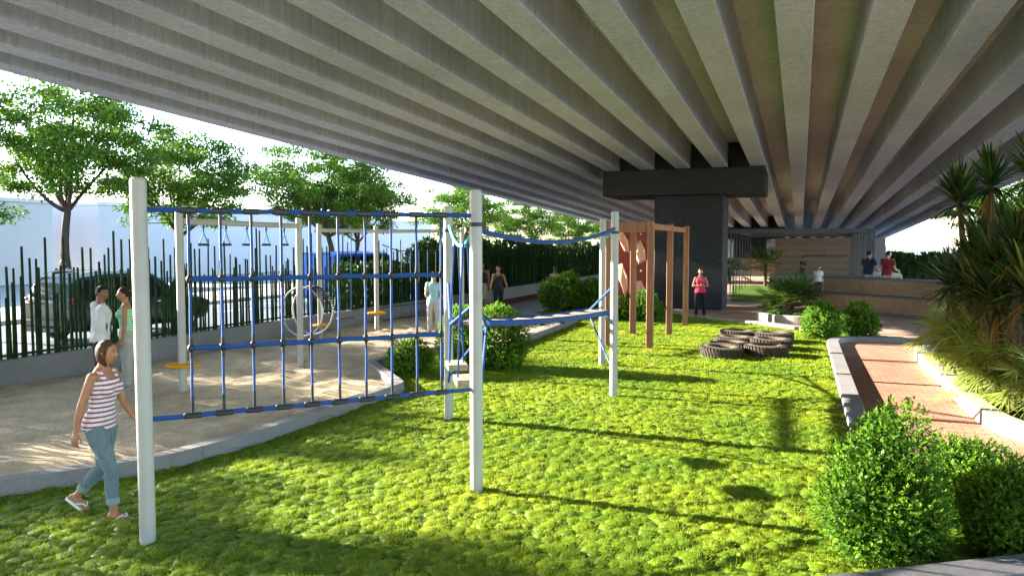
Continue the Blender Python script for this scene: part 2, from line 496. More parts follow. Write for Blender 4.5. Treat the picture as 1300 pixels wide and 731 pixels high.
SANDEDGE = [(-9.5, 1.6), (-7.24, 4.94), (-6.45, 6.11), (-6.22, 7.2), (-6.16, 8.52), (-6.16, 11.06), (-7.85, 12.92), (-7.85, 14.8), (-6.35, 16.6), (-6.5, 22.6), (-7.7, 23.75)]
PLAZAEDGE = [(-5.3, 28.5), (-3.66, 26.2), (-2.78, 25.36), (-1.24, 24.3), (0.45, 22.6), (2.55, 22.35)]
PATHEDGE = [(2.5, 21.45), (0.95, 21.2), (0.62, 20.3), (0.62, 9.4), (1.1, 8.6), (3.6, 8.2)]
NEAREDGE = [(4.1, 8.07), (1.57, 6.38), (0.21, 5.47), (-1.3, 4.46), (-3.3, 3.1), (-6.5, 1.0), (-9.5, 1.0)]
LAWN = SANDEDGE + [(-8.9, 24.8), (-8.9, 28.5)] + PLAZAEDGE + PATHEDGE + NEAREDGE
b = MB(); b.sheet(LAWN, 0.0); struct(b.build('lawn', M['turf'], smooth=False))
# sand with its own small relief
SAND = [(-12.5, -3), (-9.5, -3)] + SANDEDGE + [(-9.2, 24.0), (-12.5, 23.4)]
st = 0.09
gx = np.arange(-12.6, -5.9, st); gy = np.arange(-3, 24.1, st)
X, Y = np.meshgrid(gx, gy, indexing='ij')
def vnoise(X, Y, cell, seed):
    r = np.random.default_rng(seed).random((512, 512))
    u, v = X / cell + 100, Y / cell + 100
    i, j = np.floor(u).astype(int), np.floor(v).astype(int); f, g = u - i, v - j
    f = f * f * (3 - 2 * f); g = g * g * (3 - 2 * g)
    A = lambda a, c: r[a % 512, c % 512]
    return A(i, j) * (1 - f) * (1 - g) + A(i + 1, j) * f * (1 - g) + A(i, j + 1) * (1 - f) * g + A(i + 1, j + 1) * f * g
Z = 0.02 + 0.10 * vnoise(X, Y, 0.42, 1) + 0.065 * vnoise(X, Y, 0.2, 2) + 0.05 * vnoise(X, Y, 1.5, 3) - 0.08
V = np.stack([X, Y, Z], -1).reshape(-1, 3)
ni, nj = X.shape
ii, jj = np.meshgrid(np.arange(ni - 1), np.arange(nj - 1), indexing='ij')
q = np.stack([ii * nj + jj, (ii + 1) * nj + jj, (ii + 1) * nj + jj + 1, ii * nj + jj + 1], -1).reshape(-1, 4)
q = q[inside(V[q].mean(1)[:, :2], SAND)]
fo = Fol(); fo.add(V, q, np.zeros(len(V)))
o = fo.build('sand_ground', M['sand']); struct(o)
o.data.polygons.foreach_set('use_smooth', np.ones(len(o.data.polygons), bool))

# paths and paving
PATH = [(0.7, 8.7), (3.8, 8.3), (9, 8.3), (9, 22.0), (2.5, 22.35), (2.5, 21.45), (0.95, 21.2), (0.62, 20.3), (0.62, 9.4)]
b = MB(); b.sheet(PATH, -0.006); struct(b.build('path', M['brick'], smooth=False))
b = MB()
for t0 in (17.54, 14.88, 12.0, 9.6):
    b.sheet([(0.9, t0), (2.34, t0), (2.34, t0 + 0.05), (0.9, t0 + 0.05)], -0.002)
struct(b.build('paver_bands', M['redline'], smooth=False))
PLAZA = [(-5.3, 28.5), (-3.66, 26.2), (-2.78, 25.36), (-1.24, 24.3), (0.45, 22.6), (2.55, 22.35), (9, 22.0), (30, 22), (30, 60), (-8.9, 60), (-8.9, 28.5)]
b = MB(); b.sheet(PLAZA, -0.010); struct(b.build('plaza', M['plaza'], smooth=False))
b = MB(); b.sheet([(-2.8, 33.9), (-0.5, 34.7), (-1.4, 48.5), (-3.9, 47.8)], 0.0); struct(b.build('shaded_lawn', M['turf'], smooth=False))
b = MB(); b.sheet([(-12.5, 24.2), (-8.9, 24.2), (-8.9, 60), (-12.5, 60)], -0.010); struct(b.build('walkway', M['paving'], smooth=False))
b = MB()
b.sheet([(-12.45, 28.9), (-11.3, 28.7), (-11.3, 34.5), (-12.0, 37.0), (-12.0, 56), (-12.45, 56)], -0.005)
struct(b.build('maroon_play_surface', M['maroon'], smooth=False))
b = MB()
b.sheet([(-10.9, 31.5), (-10.2, 31.2), (-9.9, 37.0), (-10.6, 40.5), (-11.3, 40)], -0.005)
struct(b.build('blue_play_surface', M['bluemat'], smooth=False))
b = MB(); b.sheet([(1.2, 2), (40, 2), (40, 8.0), (4.1, 8.0), (1.57, 6.3), (0.21, 5.4), (-1.3, 4.4), (-3, 3)], -0.006); struct(b.build('near_path', M['brick'], smooth=False))
b = MB(); b.sheet([(2.5, 11.6), (2.75, 10.75), (3.6, 10.4), (9, 10.2), (9, 19.6), (3.0, 19.4), (2.5, 18.9)], 0.03); struct(b.build('planting_bed', M['turf'], smooth=False))

kerb(SANDEDGE[:10], 0.19, 0.17, 0.12, m='kerb')
kerb([(-6.5, 22.6), (-7.7, 23.75), (-9.2, 24.1), (-12.4, 23.5)], 0.26, 0.15, 0.3)
kerb([(-4.9, 28.0)] + PLAZAEDGE[1:5], 0.3, 0.10, 0.3, m='kerb_light')
kerb([(2.5, 21.45), (0.95, 21.2), (0.64, 20.3), (0.64, 9.4), (1.1, 8.6), (3.6, 8.2)], 0.27, 0.11, 0.75)
kerb([(4.1, 19.6), (3.3, 19.6), (2.6, 19.25), (2.34, 18.5), (2.34, 12.2), (2.42, 11.45), (2.72, 10.8), (3.3, 10.4), (4.2, 10.2), (7, 10.1)], 0.24, 0.2, 1.2, m='kerb_light')
kerb([(6.0, 9.0), (1.62, 6.08), (0.26, 5.17), (-1.25, 4.16), (-3.3, 2.8)], -0.3, 0.2, 0.3, m='coping', stone=1.2)

# grass: one mass of tufts
CAMP = np.array([0.0, 0.0, 2.46]); TH = R(20.98); PITCH = math.atan(54.5 / 955)
def in_view(P, margin=240):
    a = P[:, 0] * math.cos(TH) + P[:, 1] * math.sin(TH); bb = -P[:, 0] * math.sin(TH) + P[:, 1] * math.cos(TH); c = -2.46
    zc = bb * math.cos(PITCH) - c * math.sin(PITCH); yc = bb * math.sin(PITCH) + c * math.cos(PITCH)
    px = 650 + 955 * a / zc; py = 365.5 - 955 * yc / zc
    return (zc > 0.5) & (px > -margin) & (px < 1300 + margin) & (py < 731 + margin), np.hypot(P[:, 0], P[:, 1])
def tuft(nb, w, L, seed):
    g = np.random.default_rng(seed); f = Fol()
    # low dome under the blades
    rr = [0.0, 0.05, 0.082, 0.095]; zz = [0.022, 0.019, 0.007, -0.01]; n = 8
    vs = [[0, 0, zz[0]]]
    for r_, z_ in zip(rr[1:], zz[1:]):
        for k in range(n):
            a = 2 * PI * k / n; q_ = r_ * (1 + 0.15 * g.standard_normal()); vs.append([q_ * math.cos(a), q_ * math.sin(a), z_])
    tri = [[0, 1 + k, 1 + (k + 1) % n] for k in range(n)]
    for s_ in range(2):
        o_ = 1 + s_ * n
        for k in range(n):
            k2 = (k + 1) % n
            tri += [[o_ + k, o_ + n + k, o_ + n + k2], [o_ + k, o_ + n + k2, o_ + k2]]
    f.add(np.array(vs, float), np.array(tri), np.full(len(vs), 0.0))
    r = 0.092 * np.sqrt(g.random(nb)); a = g.random(nb) * 2 * PI
    z = 0.022 * (1 - (r / 0.1) ** 2) - 0.010
    P = np.stack([r * np.cos(a), r * np.sin(a), z], 1)
    out = np.stack([np.cos(a), np.sin(a), np.zeros(nb)], 1) * (r / 0.092)[:, None] * 0.9 + np.array([0, 0, 0.75]) + g.standard_normal((nb, 3)) * 0.33
    out /= np.linalg.norm(out, axis=1, keepdims=True)
    sd = np.cross(out, g.standard_normal((nb, 3))); sd /= np.linalg.norm(sd, axis=1, keepdims=True)
    Lb = L * (0.6 + 0.6 * g.random(nb))
    v = np.stack([P - sd * w / 2, P + sd * w / 2, P + out * Lb[:, None] - np.array([0, 0, 0.004])], 1)
    f.add(v, np.arange(nb * 3).reshape(nb, 3), np.repeat(g.random(nb), 3))
    return np.concatenate(f.v), np.concatenate(f.f), np.concatenate(f.r)
sp = 0.132
gx = np.arange(-10, 3, sp); gy = np.arange(1, 29, sp * 0.87)
GX, GY = np.meshgrid(gx, gy, indexing='ij'); GX = GX + (np.arange(len(gy)) % 2)[None, :] * sp / 2
P = np.stack([GX.ravel(), GY.ravel()], 1) + rng.uniform(-0.045, 0.045, (GX.size, 2))
ok, dist = in_view(P); ok &= inside(P, LAWN)
P, dist = P[ok], dist[ok]
fo = Fol()
for lo, hi, nb, w, L in ((0, 9.5, 120, 0.0055, 0.046), (9.5, 15, 64, 0.008, 0.05), (15, 60, 34, 0.013, 0.055)):
    for k in range(4):
        sel = np.where((dist >= lo) & (dist < hi))[0][k::4]
        if not len(sel): continue
        tv, tf, tr = tuft(nb, w, L, 100 + k)
        n = len(sel); a = rng.random(n) * 2 * PI; s = rng.uniform(0.7, 1.25, n); hz = s * rng.uniform(0.6, 1.25, n)
        ca, sa = np.cos(a), np.sin(a)
        x = (tv[None, :, 0] * ca[:, None] - tv[None, :, 1] * sa[:, None]) * s[:, None] + P[sel, 0][:, None]
        y = (tv[None, :, 0] * sa[:, None] + tv[None, :, 1] * ca[:, None]) * s[:, None] + P[sel, 1][:, None]
        z = tv[None, :, 2] * hz[:, None]
        vv = np.stack([x, y, z], -1)
        ff = (tf[None] + (np.arange(n) * len(tv))[:, None, None]).reshape(-1, 3)
        rr = np.clip(tr[None] * 0.6 + rng.random(n)[:, None] * 0.32 + 0.06, 0, 1)
        fo.add(vv.reshape(-1, 3), ff, rr.ravel())
tag(fo.build('grass', M['grass']), 'short bright green tufted grass of the lawn', 'grass', kind='stuff')

# ------------------------------------------------------------------ overpass
SL = -0.0371
def zb(t): return 5.34 + SL * (t - 29.4)
T0, T1 = -55.0, 100.0
br = thing('overpass', 'long grey concrete overpass with ribbed underside of parallel girders, over the whole park', 'overpass', (-3.6, 22, 5.6))
OFF = Vector((-3.6, 22, 5.6))
def span_box(s0, s1, za, zc, t0=T0, t1=T1, bev=0.02):
    """a long member following the deck slope, za..zc above the girder underside"""
    b = MB(); rings = []
    n = 24
    for i in range(n + 1):
        t = t0 + (t1 - t0) * i / n; z = zb(t)
        rings.append([Vector(p) - OFF for p in ((s0 + bev, t, z + za), (s1 - bev, t, z + za), (s1, t, z + za + bev), (s1, t, z + zc), (s0, t, z + zc), (s0, t, z + za + bev))])
    b.rings(rings); return b
for k in range(-11, 7):
    s0 = -0.44 + 1.36 * k
    span_box(s0, s0 + 0.56, 0.0, 0.93).build('girder', M['concrete'], br, angle=20)
b = MB(); b.box(Vector((-3.55, T1 - 0.6, 0.2)) - OFF, (23.6, 1.0, 7.0), bevel=0.03); b.build('end_block', M['slab'], br)  # added block that closes the bright slots under the far deck end
span_box(-15.42, 8.34, 0.93, 1.25).build('deck_slab', M['slab'], br, angle=20)
for s0 in (-15.42, 8.09): span_box(s0, s0 + 0.25, 1.25, 2.15).build('parapet', M['concrete'], br, angle=20)

def pier(t, label):
    z = zb(t); s0, s1 = -5.35, -2.76
    o = thing('bridge_pier', label, 'pier', (-4.05, t, 0))
    b = MB(); b.box((0, 1.1, (z - 0.98) / 2), (s1 - s0, 2.2, z - 0.98), bevel=0.03); b.build('column', M['pier'], o)
    b = MB(); b.box((-0.25, 1.1, z - 0.98 + 0.49), (6.05, 2.9, 0.976), bevel=0.03)
    for k in range(-5, 0):      # upstands between the girders
        c = -0.44 + 1.36 * k - 0.4 + 4.05
        if k > -5: b.box((c, 1.1, z + 0.46), (0.78, 2.5, 0.92))
    b.build('cap_beam', M['pier'], o)
    return o
pier(29.4, 'dark charcoal bridge pier with wide cap beam, beside the woman in pink')
pier(67.0, 'far dark bridge pier seen behind the grey steel trellis')

# ------------------------------------------------------------------ low wall and bamboo fence on the street side
b = MB(); b.box((0, 0, 0.24), (0.3, 78, 0.52), bevel=0.015)
o = b.build('boundary_wall', M['wall_grey']); o.location = (-12.72, 20, 0)
tag(o, 'long low grey concrete wall carrying the bamboo pole fence along the street', 'wall')
fence = thing('bamboo_fence', 'dark green bamboo pole fence of uneven heights on the low grey wall by the street', 'fence', (-12.72, 20, 0.5))
def pole_rings(b, x, y, z0, h, r, tilt=0.0, n=6):
    tx, ty = random.gauss(0, tilt), random.gauss(0, tilt)
    pts = []; rad = []
    nn = max(2, int(h / 0.35))
    for i in range(nn + 1):
        f = i / nn
        for d, k in ((-0.012, 1.0), (0.0, 1.18), (0.012, 1.0)) if 0 < i < nn else ((0, 1.0),):
            pts.append((x + tx * f * h, y + ty * f * h, z0 + f * h + d)); rad.append(r * k * (1 - 0.25 * f))
    b.tube(pts, rad, n)
poles = []
t = 3.0
while t < 57:
    poles.append(t); t += random.uniform(0.055, 0.10)
h_of = lambda t: (random.choice([1.2, 1.3, 1.4, 1.5, 1.6, 1.7, 1.85, 2.0, 2.2]) + random.uniform(-0.12, 0.12))
poles.sort(key=lambda q: abs(q - 11.5))      # the nearest in the picture become parts of their own
poles = [(t, h_of(t), random.uniform(-0.06, 0.06), random.uniform(0.021, 0.031)) for t in poles]
for t, h, dx, r in poles[:99]:
    b = MB(); pole_rings(b, dx, t - 20, -0.02, h, r, 0.006); b.build('bamboo_pole', M['bamboo'], fence)
b = MB()
for t, h, dx, r in poles[99:]: pole_rings(b, dx, t - 20, -0.02, h * random.choice([0.9, 1.0, 1.05]), r, 0.006)
tag(b.build('bamboo_poles', M['bamboo'], fence), kind='stuff')
b = MB(); b.box((0, 10, 0.06), (0.05, 55, 0.04)); b.build('rail', M['bamboo'], fence)

def hedge(name, label, c, ax, length, height, depth, n, cols, seed):
    """a row of upright conifers grown together"""
    g = np.random.default_rng(seed); root = thing(name, label, 'hedge', c, ax)
    f = Fol()
    col = g.integers(0, cols, n)
    topv = height * (0.86 + 0.2 * g.random(cols))
    u = g.random(n) ** 0.75
    w = depth * 0.62 * (1 - u * 0.55) * np.sqrt(g.random(n))
    a = g.random(n) * 2 * PI
    sp_ = length / cols
    x = (col + 0.5) * sp_ + np.cos(a) * np.minimum(w, sp_ * 0.62) * 1.0
    y = np.sin(a) * w
    z = u * topv[col]
    P = np.stack([x, y, z], 1)
    D = np.stack([np.cos(a) * 0.5, np.sin(a) * 0.5, np.ones(n)], 1) + g.standard_normal((n, 3)) * 0.35
    N = np.stack([np.cos(a), np.sin(a), np.zeros(n)], 1) + g.standard_normal((n, 3)) * 0.5
    f.leaves(P, D, N, g.uniform(0.16, 0.30, n), g.uniform(0.07, 0.12, n), g.random(n))
    f.build('foliage', M['hedgeleaf'], root)
    b = MB()
    for k in range(cols):
        b.tube([((k + 0.5) * sp_, 0, -0.05), ((k + 0.5) * sp_, 0, height * 0.8)], [depth * 0.42, 0.05], 6)
    b.build('stem', M['core'], root); return root  # dark cones filling the inside of the foliage against see-through
hedge('hedge', 'tall dark green conifer hedge behind the bamboo fence beyond the play sand', (-13.4, 24.5, 0.0), PI / 2, 40, 2.55, 0.9, 34000, 66, 5)
hedge('hedge', 'low patchy green hedge behind the bamboo fence at the street car', (-13.3, 19.5, 0.0), PI / 2, 5.0, 1.75, 0.7, 2600, 9, 6)
hedge('hedge', 'dark green hedge at the far right behind the seated men', (4.9, 61.4, 0.0), 0, 22, 1.8, 1.0, 30000, 40, 8)
far = thing('bamboo_fence', 'pale bamboo pole fence along the far hedge at the right', 'fence', (5, 62.6, 0))
b = MB(); x = 0
while x < 25:
    pole_rings(b, x, 0, 0, 2.45 + random.uniform(-0.12, 0.1), 0.03, 0.004, 5); x += random.uniform(0.26, 0.36)
b.build('pole_row', M['bamboo_pale'], far)
b = MB()
for z in (0.5, 1.5): b.box((12.5, 0.05, z), (25, 0.05, 0.05))
b.build('rail', M['bamboo_pale'], far)

# ------------------------------------------------------------------ playground
P1 = Vector((-4.981, 4.60, 0)); P2 = Vector((-2.986, 6.795, 0)); P3 = Vector((-4.601, 9.507, 0))
P4 = Vector((-2.80, 11.92, 0)); P5 = Vector((-3.75, 14.91, 0))
def post(parent, p, h=3.0, r=0.063, name='post'):
    b = MB(); b.lathe([(r, -0.1), (r, h - 0.035), (r * 0.93, h - 0.012), (r * 0.75, h), (0.001, h + 0.003)], tuple(p), 20)
    return b.build(name, M['post'], parent, angle=50)
def ropeline(parent, pts, r, m='rope', name='rope', n=8):
    b = MB(); b.tube(pts, r, n); return b.build(name, M[m], parent)
def sag(a, c, d, n=16):
    a, c = Vector(a), Vector(c)
    return [a.lerp(c, k / n) - Vector((0, 0, d * 4 * (k / n) * (1 - k / n))) for k in range(n + 1)]

net = thing('climbing_net', 'blue rope climbing net stretched between the two tallest off white posts in front', 'climbing net', tuple(P1))
O = P1
post(net, P1 - O); post(net, P2 - O)
dirn = (P2 - P1); dl = dirn.length; dn = dirn.normalized(); rotn = Matrix.Rotation(math.atan2(dn.y, dn.x), 4, 'Z')
def np_(u, z): return dirn * u + Vector((0, 0, z))
us = [0.123 + 0.0836 * k for k in range(10)]
zs = [2.745, 2.175, 1.60, 1.035]
for i, z in enumerate(zs):
    lo, hi = (0.02, 0.98) if i in (0, 3) else (us[0] + 0.008, us[-1] - 0.0)
    pts = [np_(lo + (hi - lo) * k / 24, z + 0.003 * math.sin(k * 0.9 + i)) for k in range(25)]
    ropeline(net, pts, 0.021 if i in (0, 3) else 0.021, 'rope', 'horizontal_rope')
for k, u in enumerate(us):
    pts = [np_(u + 0.0005 * math.sin(j * 1.1 + k * 2), zs[0] + (zs[-1] - zs[0]) * j / 18) + Vector((0.001 * math.sin(j + k), 0, 0)) for j in range(19)]
    ropeline(net, pts, 0.0115, 'rope', 'vertical_rope')
    for i, z in enumerate(zs):
        b = MB()
        if i in (0, 3):
            b.box(np_(u, z), (0.15, 0.054, 0.050), rotn, 0.012)
            b.tube([np_(u, z - 0.03 if i == 0 else z + 0.03), np_(u, z - 0.12 if i == 0 else z + 0.16)], 0.0132, 8)
        else:
            b.ellipsoid(np_(u, z), (0.030, 0.028, 0.036), rotn, 12, 8)
            b.tube([np_(u, z - 0.085), np_(u, z + 0.085)], 0.0135, 8)
        b.build('clamp', M['clamp'], net)

# stepping planks hung between posts, and the plank bridge
brd = thing('plank_bridge', 'blue rope bridge of pale timber planks hung between three off white posts over the lawn', 'rope bridge', tuple(P3))
O = P3
post(brd, P3 - O); post(brd, P4 - O); post(brd, P5 - O)
loop = ropeline(brd, sag(P2 - O + Vector((-0.03, 0.05, 2.66)), P3 - O + Vector((0.05, -0.06, 2.72)), 0.24), 0.022, 'rope_light', 'tie_rope')
A = Vector((-3.82, 8.45, 1.47)); Bq = Vector((-3.27, 12.95, 1.27))
ax = (Bq - A).normalized(); side = Vector((-ax.y, ax.x, 0)).normalized(); W2 = 0.26
ropeline(brd, sag(P2 - O + Vector((0.02, 0.06, 2.60)), P4 - O + Vector((0, -0.05, 2.72)), 0.16), 0.026, 'rope', 'handrail_rope')
def deck(s, w, dz=0.0):
    p = A.lerp(Bq, s) + side * w; p.z -= 0.05 * 4 * s * (1 - s) - dz; return p - O
for w in (-W2, W2):
    ropeline(brd, [deck(k / 12, w, 0.035) for k in range(13)], 0.043, 'rope', 'side_rope')
ang = math.atan2(side.y, side.x)
for k in range(7):
    s = 0.05 + 0.15 * k
    b = MB(); b.box(deck(s, 0, 0.03), (W2 * 2 - 0.04, 0.26, 0.05), Matrix.Rotation(ang, 4, 'Z'), 0.008)
    b.build('plank', M['plank'], brd, angle=25)
    for w in (-W2, W2):
        b = MB(); b.box(deck(s, w, 0.012), (0.075, 0.11, 0.075), Matrix.Rotation(ang, 4, 'Z'), 0.012); b.build('clamp', M['clamp'], brd)
def link_rope(a, c, r=0.016, m='rope', nm='tie_rope'):
    return ropeline(brd, [Vector(a) - O, Vector(c) - O], r, m, nm)
e0, e1 = deck(0, -W2, 0) + O, deck(0, W2, 0) + O
f0, f1 = deck(1, -W2, 0) + O, deck(1, W2, 0) + O
for f in (f0, f1):
    link_rope(f, P4 + Vector((-0.03, 0, 1.78)), 0.020); link_rope(f, P4 + Vector((-0.03, 0, 0.46)), 0.015)
link_rope(f1, P5 + Vector((0, 0, 1.2)), 0.016)
for e, p in ((e0, P2), (e1, P3)):
    link_rope(e, p + Vector((0, 0, 1.95)), 0.02); link_rope(e, p + Vector((0, 0, 0.5)), 0.016)
link_rope(e1, P2 + Vector((0, 0, 1.9)), 0.016)
link_rope(e0, P3 + Vector((0, 0, 0.6)), 0.014)
for z, d in ((2.70, 0.10), (1.02, -0.14)):   # light blue ties joining the far pair of posts
    ropeline(brd, sag(P4 - O + Vector((-0.04, 0.06, z)), P5 - O + Vector((0.03, -0.06, z)), d), 0.018, 'rope_light', 'tie_rope')
for p in (P2, P3, P4, P5):
    b = MB(); b.lathe([(0.07, -0.02), (0.07, 0.02)], tuple(p - O + Vector((0, 0, 2.66))), 16); b.build('clamp', M['clamp'], brd)
for s, lab in ((0.30, 'small hanging plank step nearest the front post of the rope bridge'), (0.635, 'small hanging plank step farther back, by the middle post of the rope bridge')):
    c = P2.lerp(P3, s); d = (P3 - P2).normalized(); a = math.atan2(d.y, d.x)
    st_ = thing('hanging_step', lab, 'hanging step', (c.x, c.y, 0.98), a, 'hanging plank steps')
    b = MB(); b.box((0, 0, -0.03), (0.42, 0.25, 0.075), bevel=0.01); b.build('plank', M['plank'], st_, angle=25)
    topz = 2.70 - 0.24 * 4 * s * (1 - s) - 0.98
    for y in (-0.09, 0.09):
        b = MB(); b.tube([(0.0, y * 0.25, topz), (0.02, y * 0.6, topz * 0.6), (0, y, 0.0)], 0.011, 6); b.build('rope', M['rope'], st_)

# the row of off white frames over the sand
def beam(parent, a, c, r=0.05):
    b = MB(); b.tube([a, c], r, 14); return b.build('beam', M['post'], parent)
def disc(parent, p, z):
    b = MB(); b.lathe([(0.02, -0.022), (0.25, -0.022), (0.265, -0.01), (0.265, 0.01), (0.25, 0.022), (0.02, 0.022)], (p[0], p[1], z), 28)
    return b.build('foot_disc', M['yellow'], parent)
f1_ = thing('ring_frame', 'off white post and beam frame over the sand with five hanging blue handles', 'frame', (-9.34, 9.41, 0))
post(f1_, (0, 0, 0)); post(f1_, (-0.09, 3.21, 0)); beam(f1_, (0, 0.05, 2.84), (-0.09, 3.18, 2.84)); disc(f1_, (0, 0), 0.52)
for i, y in enumerate((10.0, 10.55, 11.1, 11.65, 12.2)):
    nm = ['nearest the yellow disc post', 'second from the yellow disc post', 'in the middle of the beam', 'fourth from the yellow disc post', 'next to the post with the spinning hoops'][i]
    h = thing('trapeze_handle', 'small blue triangular hanging handle with black grip, ' + nm, 'handle', (-9.40 - 0.03 * i / 2, y, 2.56), 0.0, 'hanging handles under the beam')
    b = MB(); b.tube([(0, 0, 0.23), (0, 0, 0.12)], 0.012, 6); b.torus((0, 0, 0.205), 0.025, 0.008, 12, 6, Matrix.Rotation(PI / 2, 4, 'Y')); b.build('strap', M['rope'], h)
    b = MB(); b.tube([(0, 0, 0.12), (0, -0.1, -0.09)], 0.011, 6); b.tube([(0, 0, 0.12), (0, 0.1, -0.09)], 0.011, 6); b.build('triangle', M['rope_light'], h)
    b = MB(); b.tube([(0, -0.115, -0.095), (0, 0.115, -0.095)], 0.021, 8); b.build('grip', M['clamp'], h)
f2_ = thing('swing_stand', 'off white frame of three posts with yellow foot discs behind the spinning hoops', 'frame', (-11.74, 16.56, 0))
post(f2_, (0, 0, 0)); post(f2_, (0.62, 1.8, 0)); beam(f2_, (0, 0, 2.84), (0.62, 1.8, 2.84)); beam(f2_, (0.62, 1.8, 2.84), (1.8, 4.98, 2.9))
post(f2_, (1.8, 4.98, 0)); disc(f2_, (0, 0), 0.36); disc(f2_, (0.62, 1.8), 0.55)
sw = thing('swing', 'small dark swing seat on two blue ropes under the off white beam', 'swing', (-11.42, 17.25, 2.8), 1.24)
for x in (-0.22, 0.22):
    b = MB(); b.tube([(x, 0, 0), (x, 0.03, -2.28)], 0.012, 6); b.build('rope', M['rope'], sw)
b = MB(); b.box((0, 0.03, -2.3), (0.5, 0.2, 0.035), bevel=0.008); b.build('seat', M['clamp'], sw)
wh = thing('spinning_hoops', 'pair of grey metal hoops joined by dark slats standing by the off white post', 'hoop wheel', (-9.5, 12.78, 1.1))
for y in (0, 0.36):
    b = MB(); b.torus((0, y, 0), 0.50, 0.022, 40, 8, Matrix.Rotation(PI / 2, 4, 'X')); b.build('hoop', M['metal'], wh)
for k in range(13):
    a = R(5 + k * 6.0)
    b = MB(); b.box((0.52 * math.cos(a), 0.18, 0.52 * math.sin(a)), (0.015, 0.36, 0.022), Matrix.Rotation(-a, 4, 'Y')); b.build('slat', M['clamp'], wh)
b = MB(); b.tube([(0, 0.23, -0.52), (0.05, 0.23, -1.12)], 0.03, 8); b.tube([(-0.25, 0.23, -1.08), (0.3, 0.23, -1.08)], 0.025, 8); b.build('stand', M['clamp'], wh)

bn = thing('rope_net_walk', 'dark rope net walkway at the back of the sand by the wall', 'rope net', (-11.9, 20.0, 0))
def seg(z, m='rope_dark', r=0.018, nm='rope'): return ropeline(bn, [(0, 0, z + (0.2 if z > 2 else 0)), (0.05, 0.9, z), (0.6, 3.6, z)], r, m, nm, 6)
seg(2.27); seg(0.55); seg(0.15)
for k in range(9):
    f = k / 8; x, y = (0.6 * f, 3.6 * f)
    ropeline(bn, [(x, y, 0.15), (x, y, 2.3)], 0.010, 'rope' if k % 2 else 'rope_dark', 'vertical_rope', 5)

# brown timber frame and the red climbing wall in it
wf = thing('timber_frame', 'reddish brown timber post frame in front of the dark bridge pier', 'frame', (-3.8, 20.4, 0))
for x, y in ((-0.5, -2.63), (0.5, -2.68), (-0.5, 0.15), (0.5, 0.14), (-0.5, 2.72), (0.57, 2.72)):
    b = MB(); b.box((x, y, 1.49), (0.15, 0.15, 3.06), bevel=0.008); b.build('post', M['wood'], wf, angle=25)
for x in (-0.5, 0.53):
    b = MB(); b.box((x, 0.02, 2.90), (0.06, 5.2, 0.14), bevel=0.005); b.build('side_beam', M['wood'], wf, angle=25)
for y, h in ((-2.65, 0.24), (0.15, 0.14), (2.72, 0.12)):
    b = MB(); b.box((0.0, y, 3.0 - h / 2), (0.86, 0.07, h), bevel=0.005); b.build('cross_beam', M['wood'], wf, angle=25)
cw = thing('climbing_wall', 'dark red climbing wall with pale salmon faceted blocks behind the timber frame', 'climbing wall', (-5.3, 24.75, 0))
b = MB(); b.box((0, 0, 1.72), (1.2, 0.12, 2.66), bevel=0.01); b.build('panel', M['redpanel'], cw)
b = MB(); b.box((0, 0.0, 0.345), (1.2, 0.14, 0.07)); b.build('sunlit_base', M['sunlit_red'], cw)  # sunlit lower edge of the panel, put in as a brighter strip
for x in (-0.5, 0.5):
    b = MB(); b.box((x, 0.16, 1.5), (0.1, 0.14, 3.02)); b.build('upright', M['steel_grey'], cw)
def facet(poly, h, top):
    b = MB(); c = Vector((sum(p[0] for p in poly) / len(poly), 0, sum(p[1] for p in poly) / len(poly)))
    bv = b.bm.verts
    lo = [bv.new((p[0], -0.06, p[1])) for p in poly]
    hi = [bv.new((c.x + (p[0] - c.x) * top + 0.03, -0.06 - h * (0.75 + 0.5 * ((i * 7) % 3) / 2), c.z + (p[1] - c.z) * top)) for i, p in enumerate(poly)]
    for i in range(len(poly)):
        j = (i + 1) % len(poly); b.bm.faces.new((lo[i], lo[j], hi[j], hi[i]))
    b.bm.faces.new(hi); b.bm.faces.new(list(reversed(lo))); return b.build('block', M['hold'], cw, smooth=False)
facet([(-0.52, 2.93), (-0.26, 2.96), (-0.02, 2.60), (0.0, 2.2), (-0.16, 2.25), (-0.34, 2.58)], 0.12, 0.75)
facet([(-0.56, 1.75), (-0.24, 1.85), (-0.06, 1.45), (-0.02, 0.95), (-0.14, 0.72), (-0.30, 1.2)], 0.13, 0.75)
facet([(0.20, 2.5), (0.36, 2.62), (0.52, 2.3), (0.54, 1.95), (0.30, 1.82), (0.2, 2.15)], 0.12, 0.75)
facet([(0.22, 1.25), (0.40, 1.30), (0.53, 0.98), (0.53, 0.6), (0.30, 0.52), (0.20, 0.85)], 0.12, 0.75)
for x, z in ((0.12, 2.75), (0.38, 2.82), (-0.4, 2.1), (0.1, 1.6), (0.40, 1.6), (0.08, 1.0), (-0.45, 0.55), (0.12, 2.1)):
    b = MB(); b.ellipsoid((x, -0.08, z), (0.045, 0.05, 0.035), None, 10, 6); b.build('hold', M['hold'], cw)

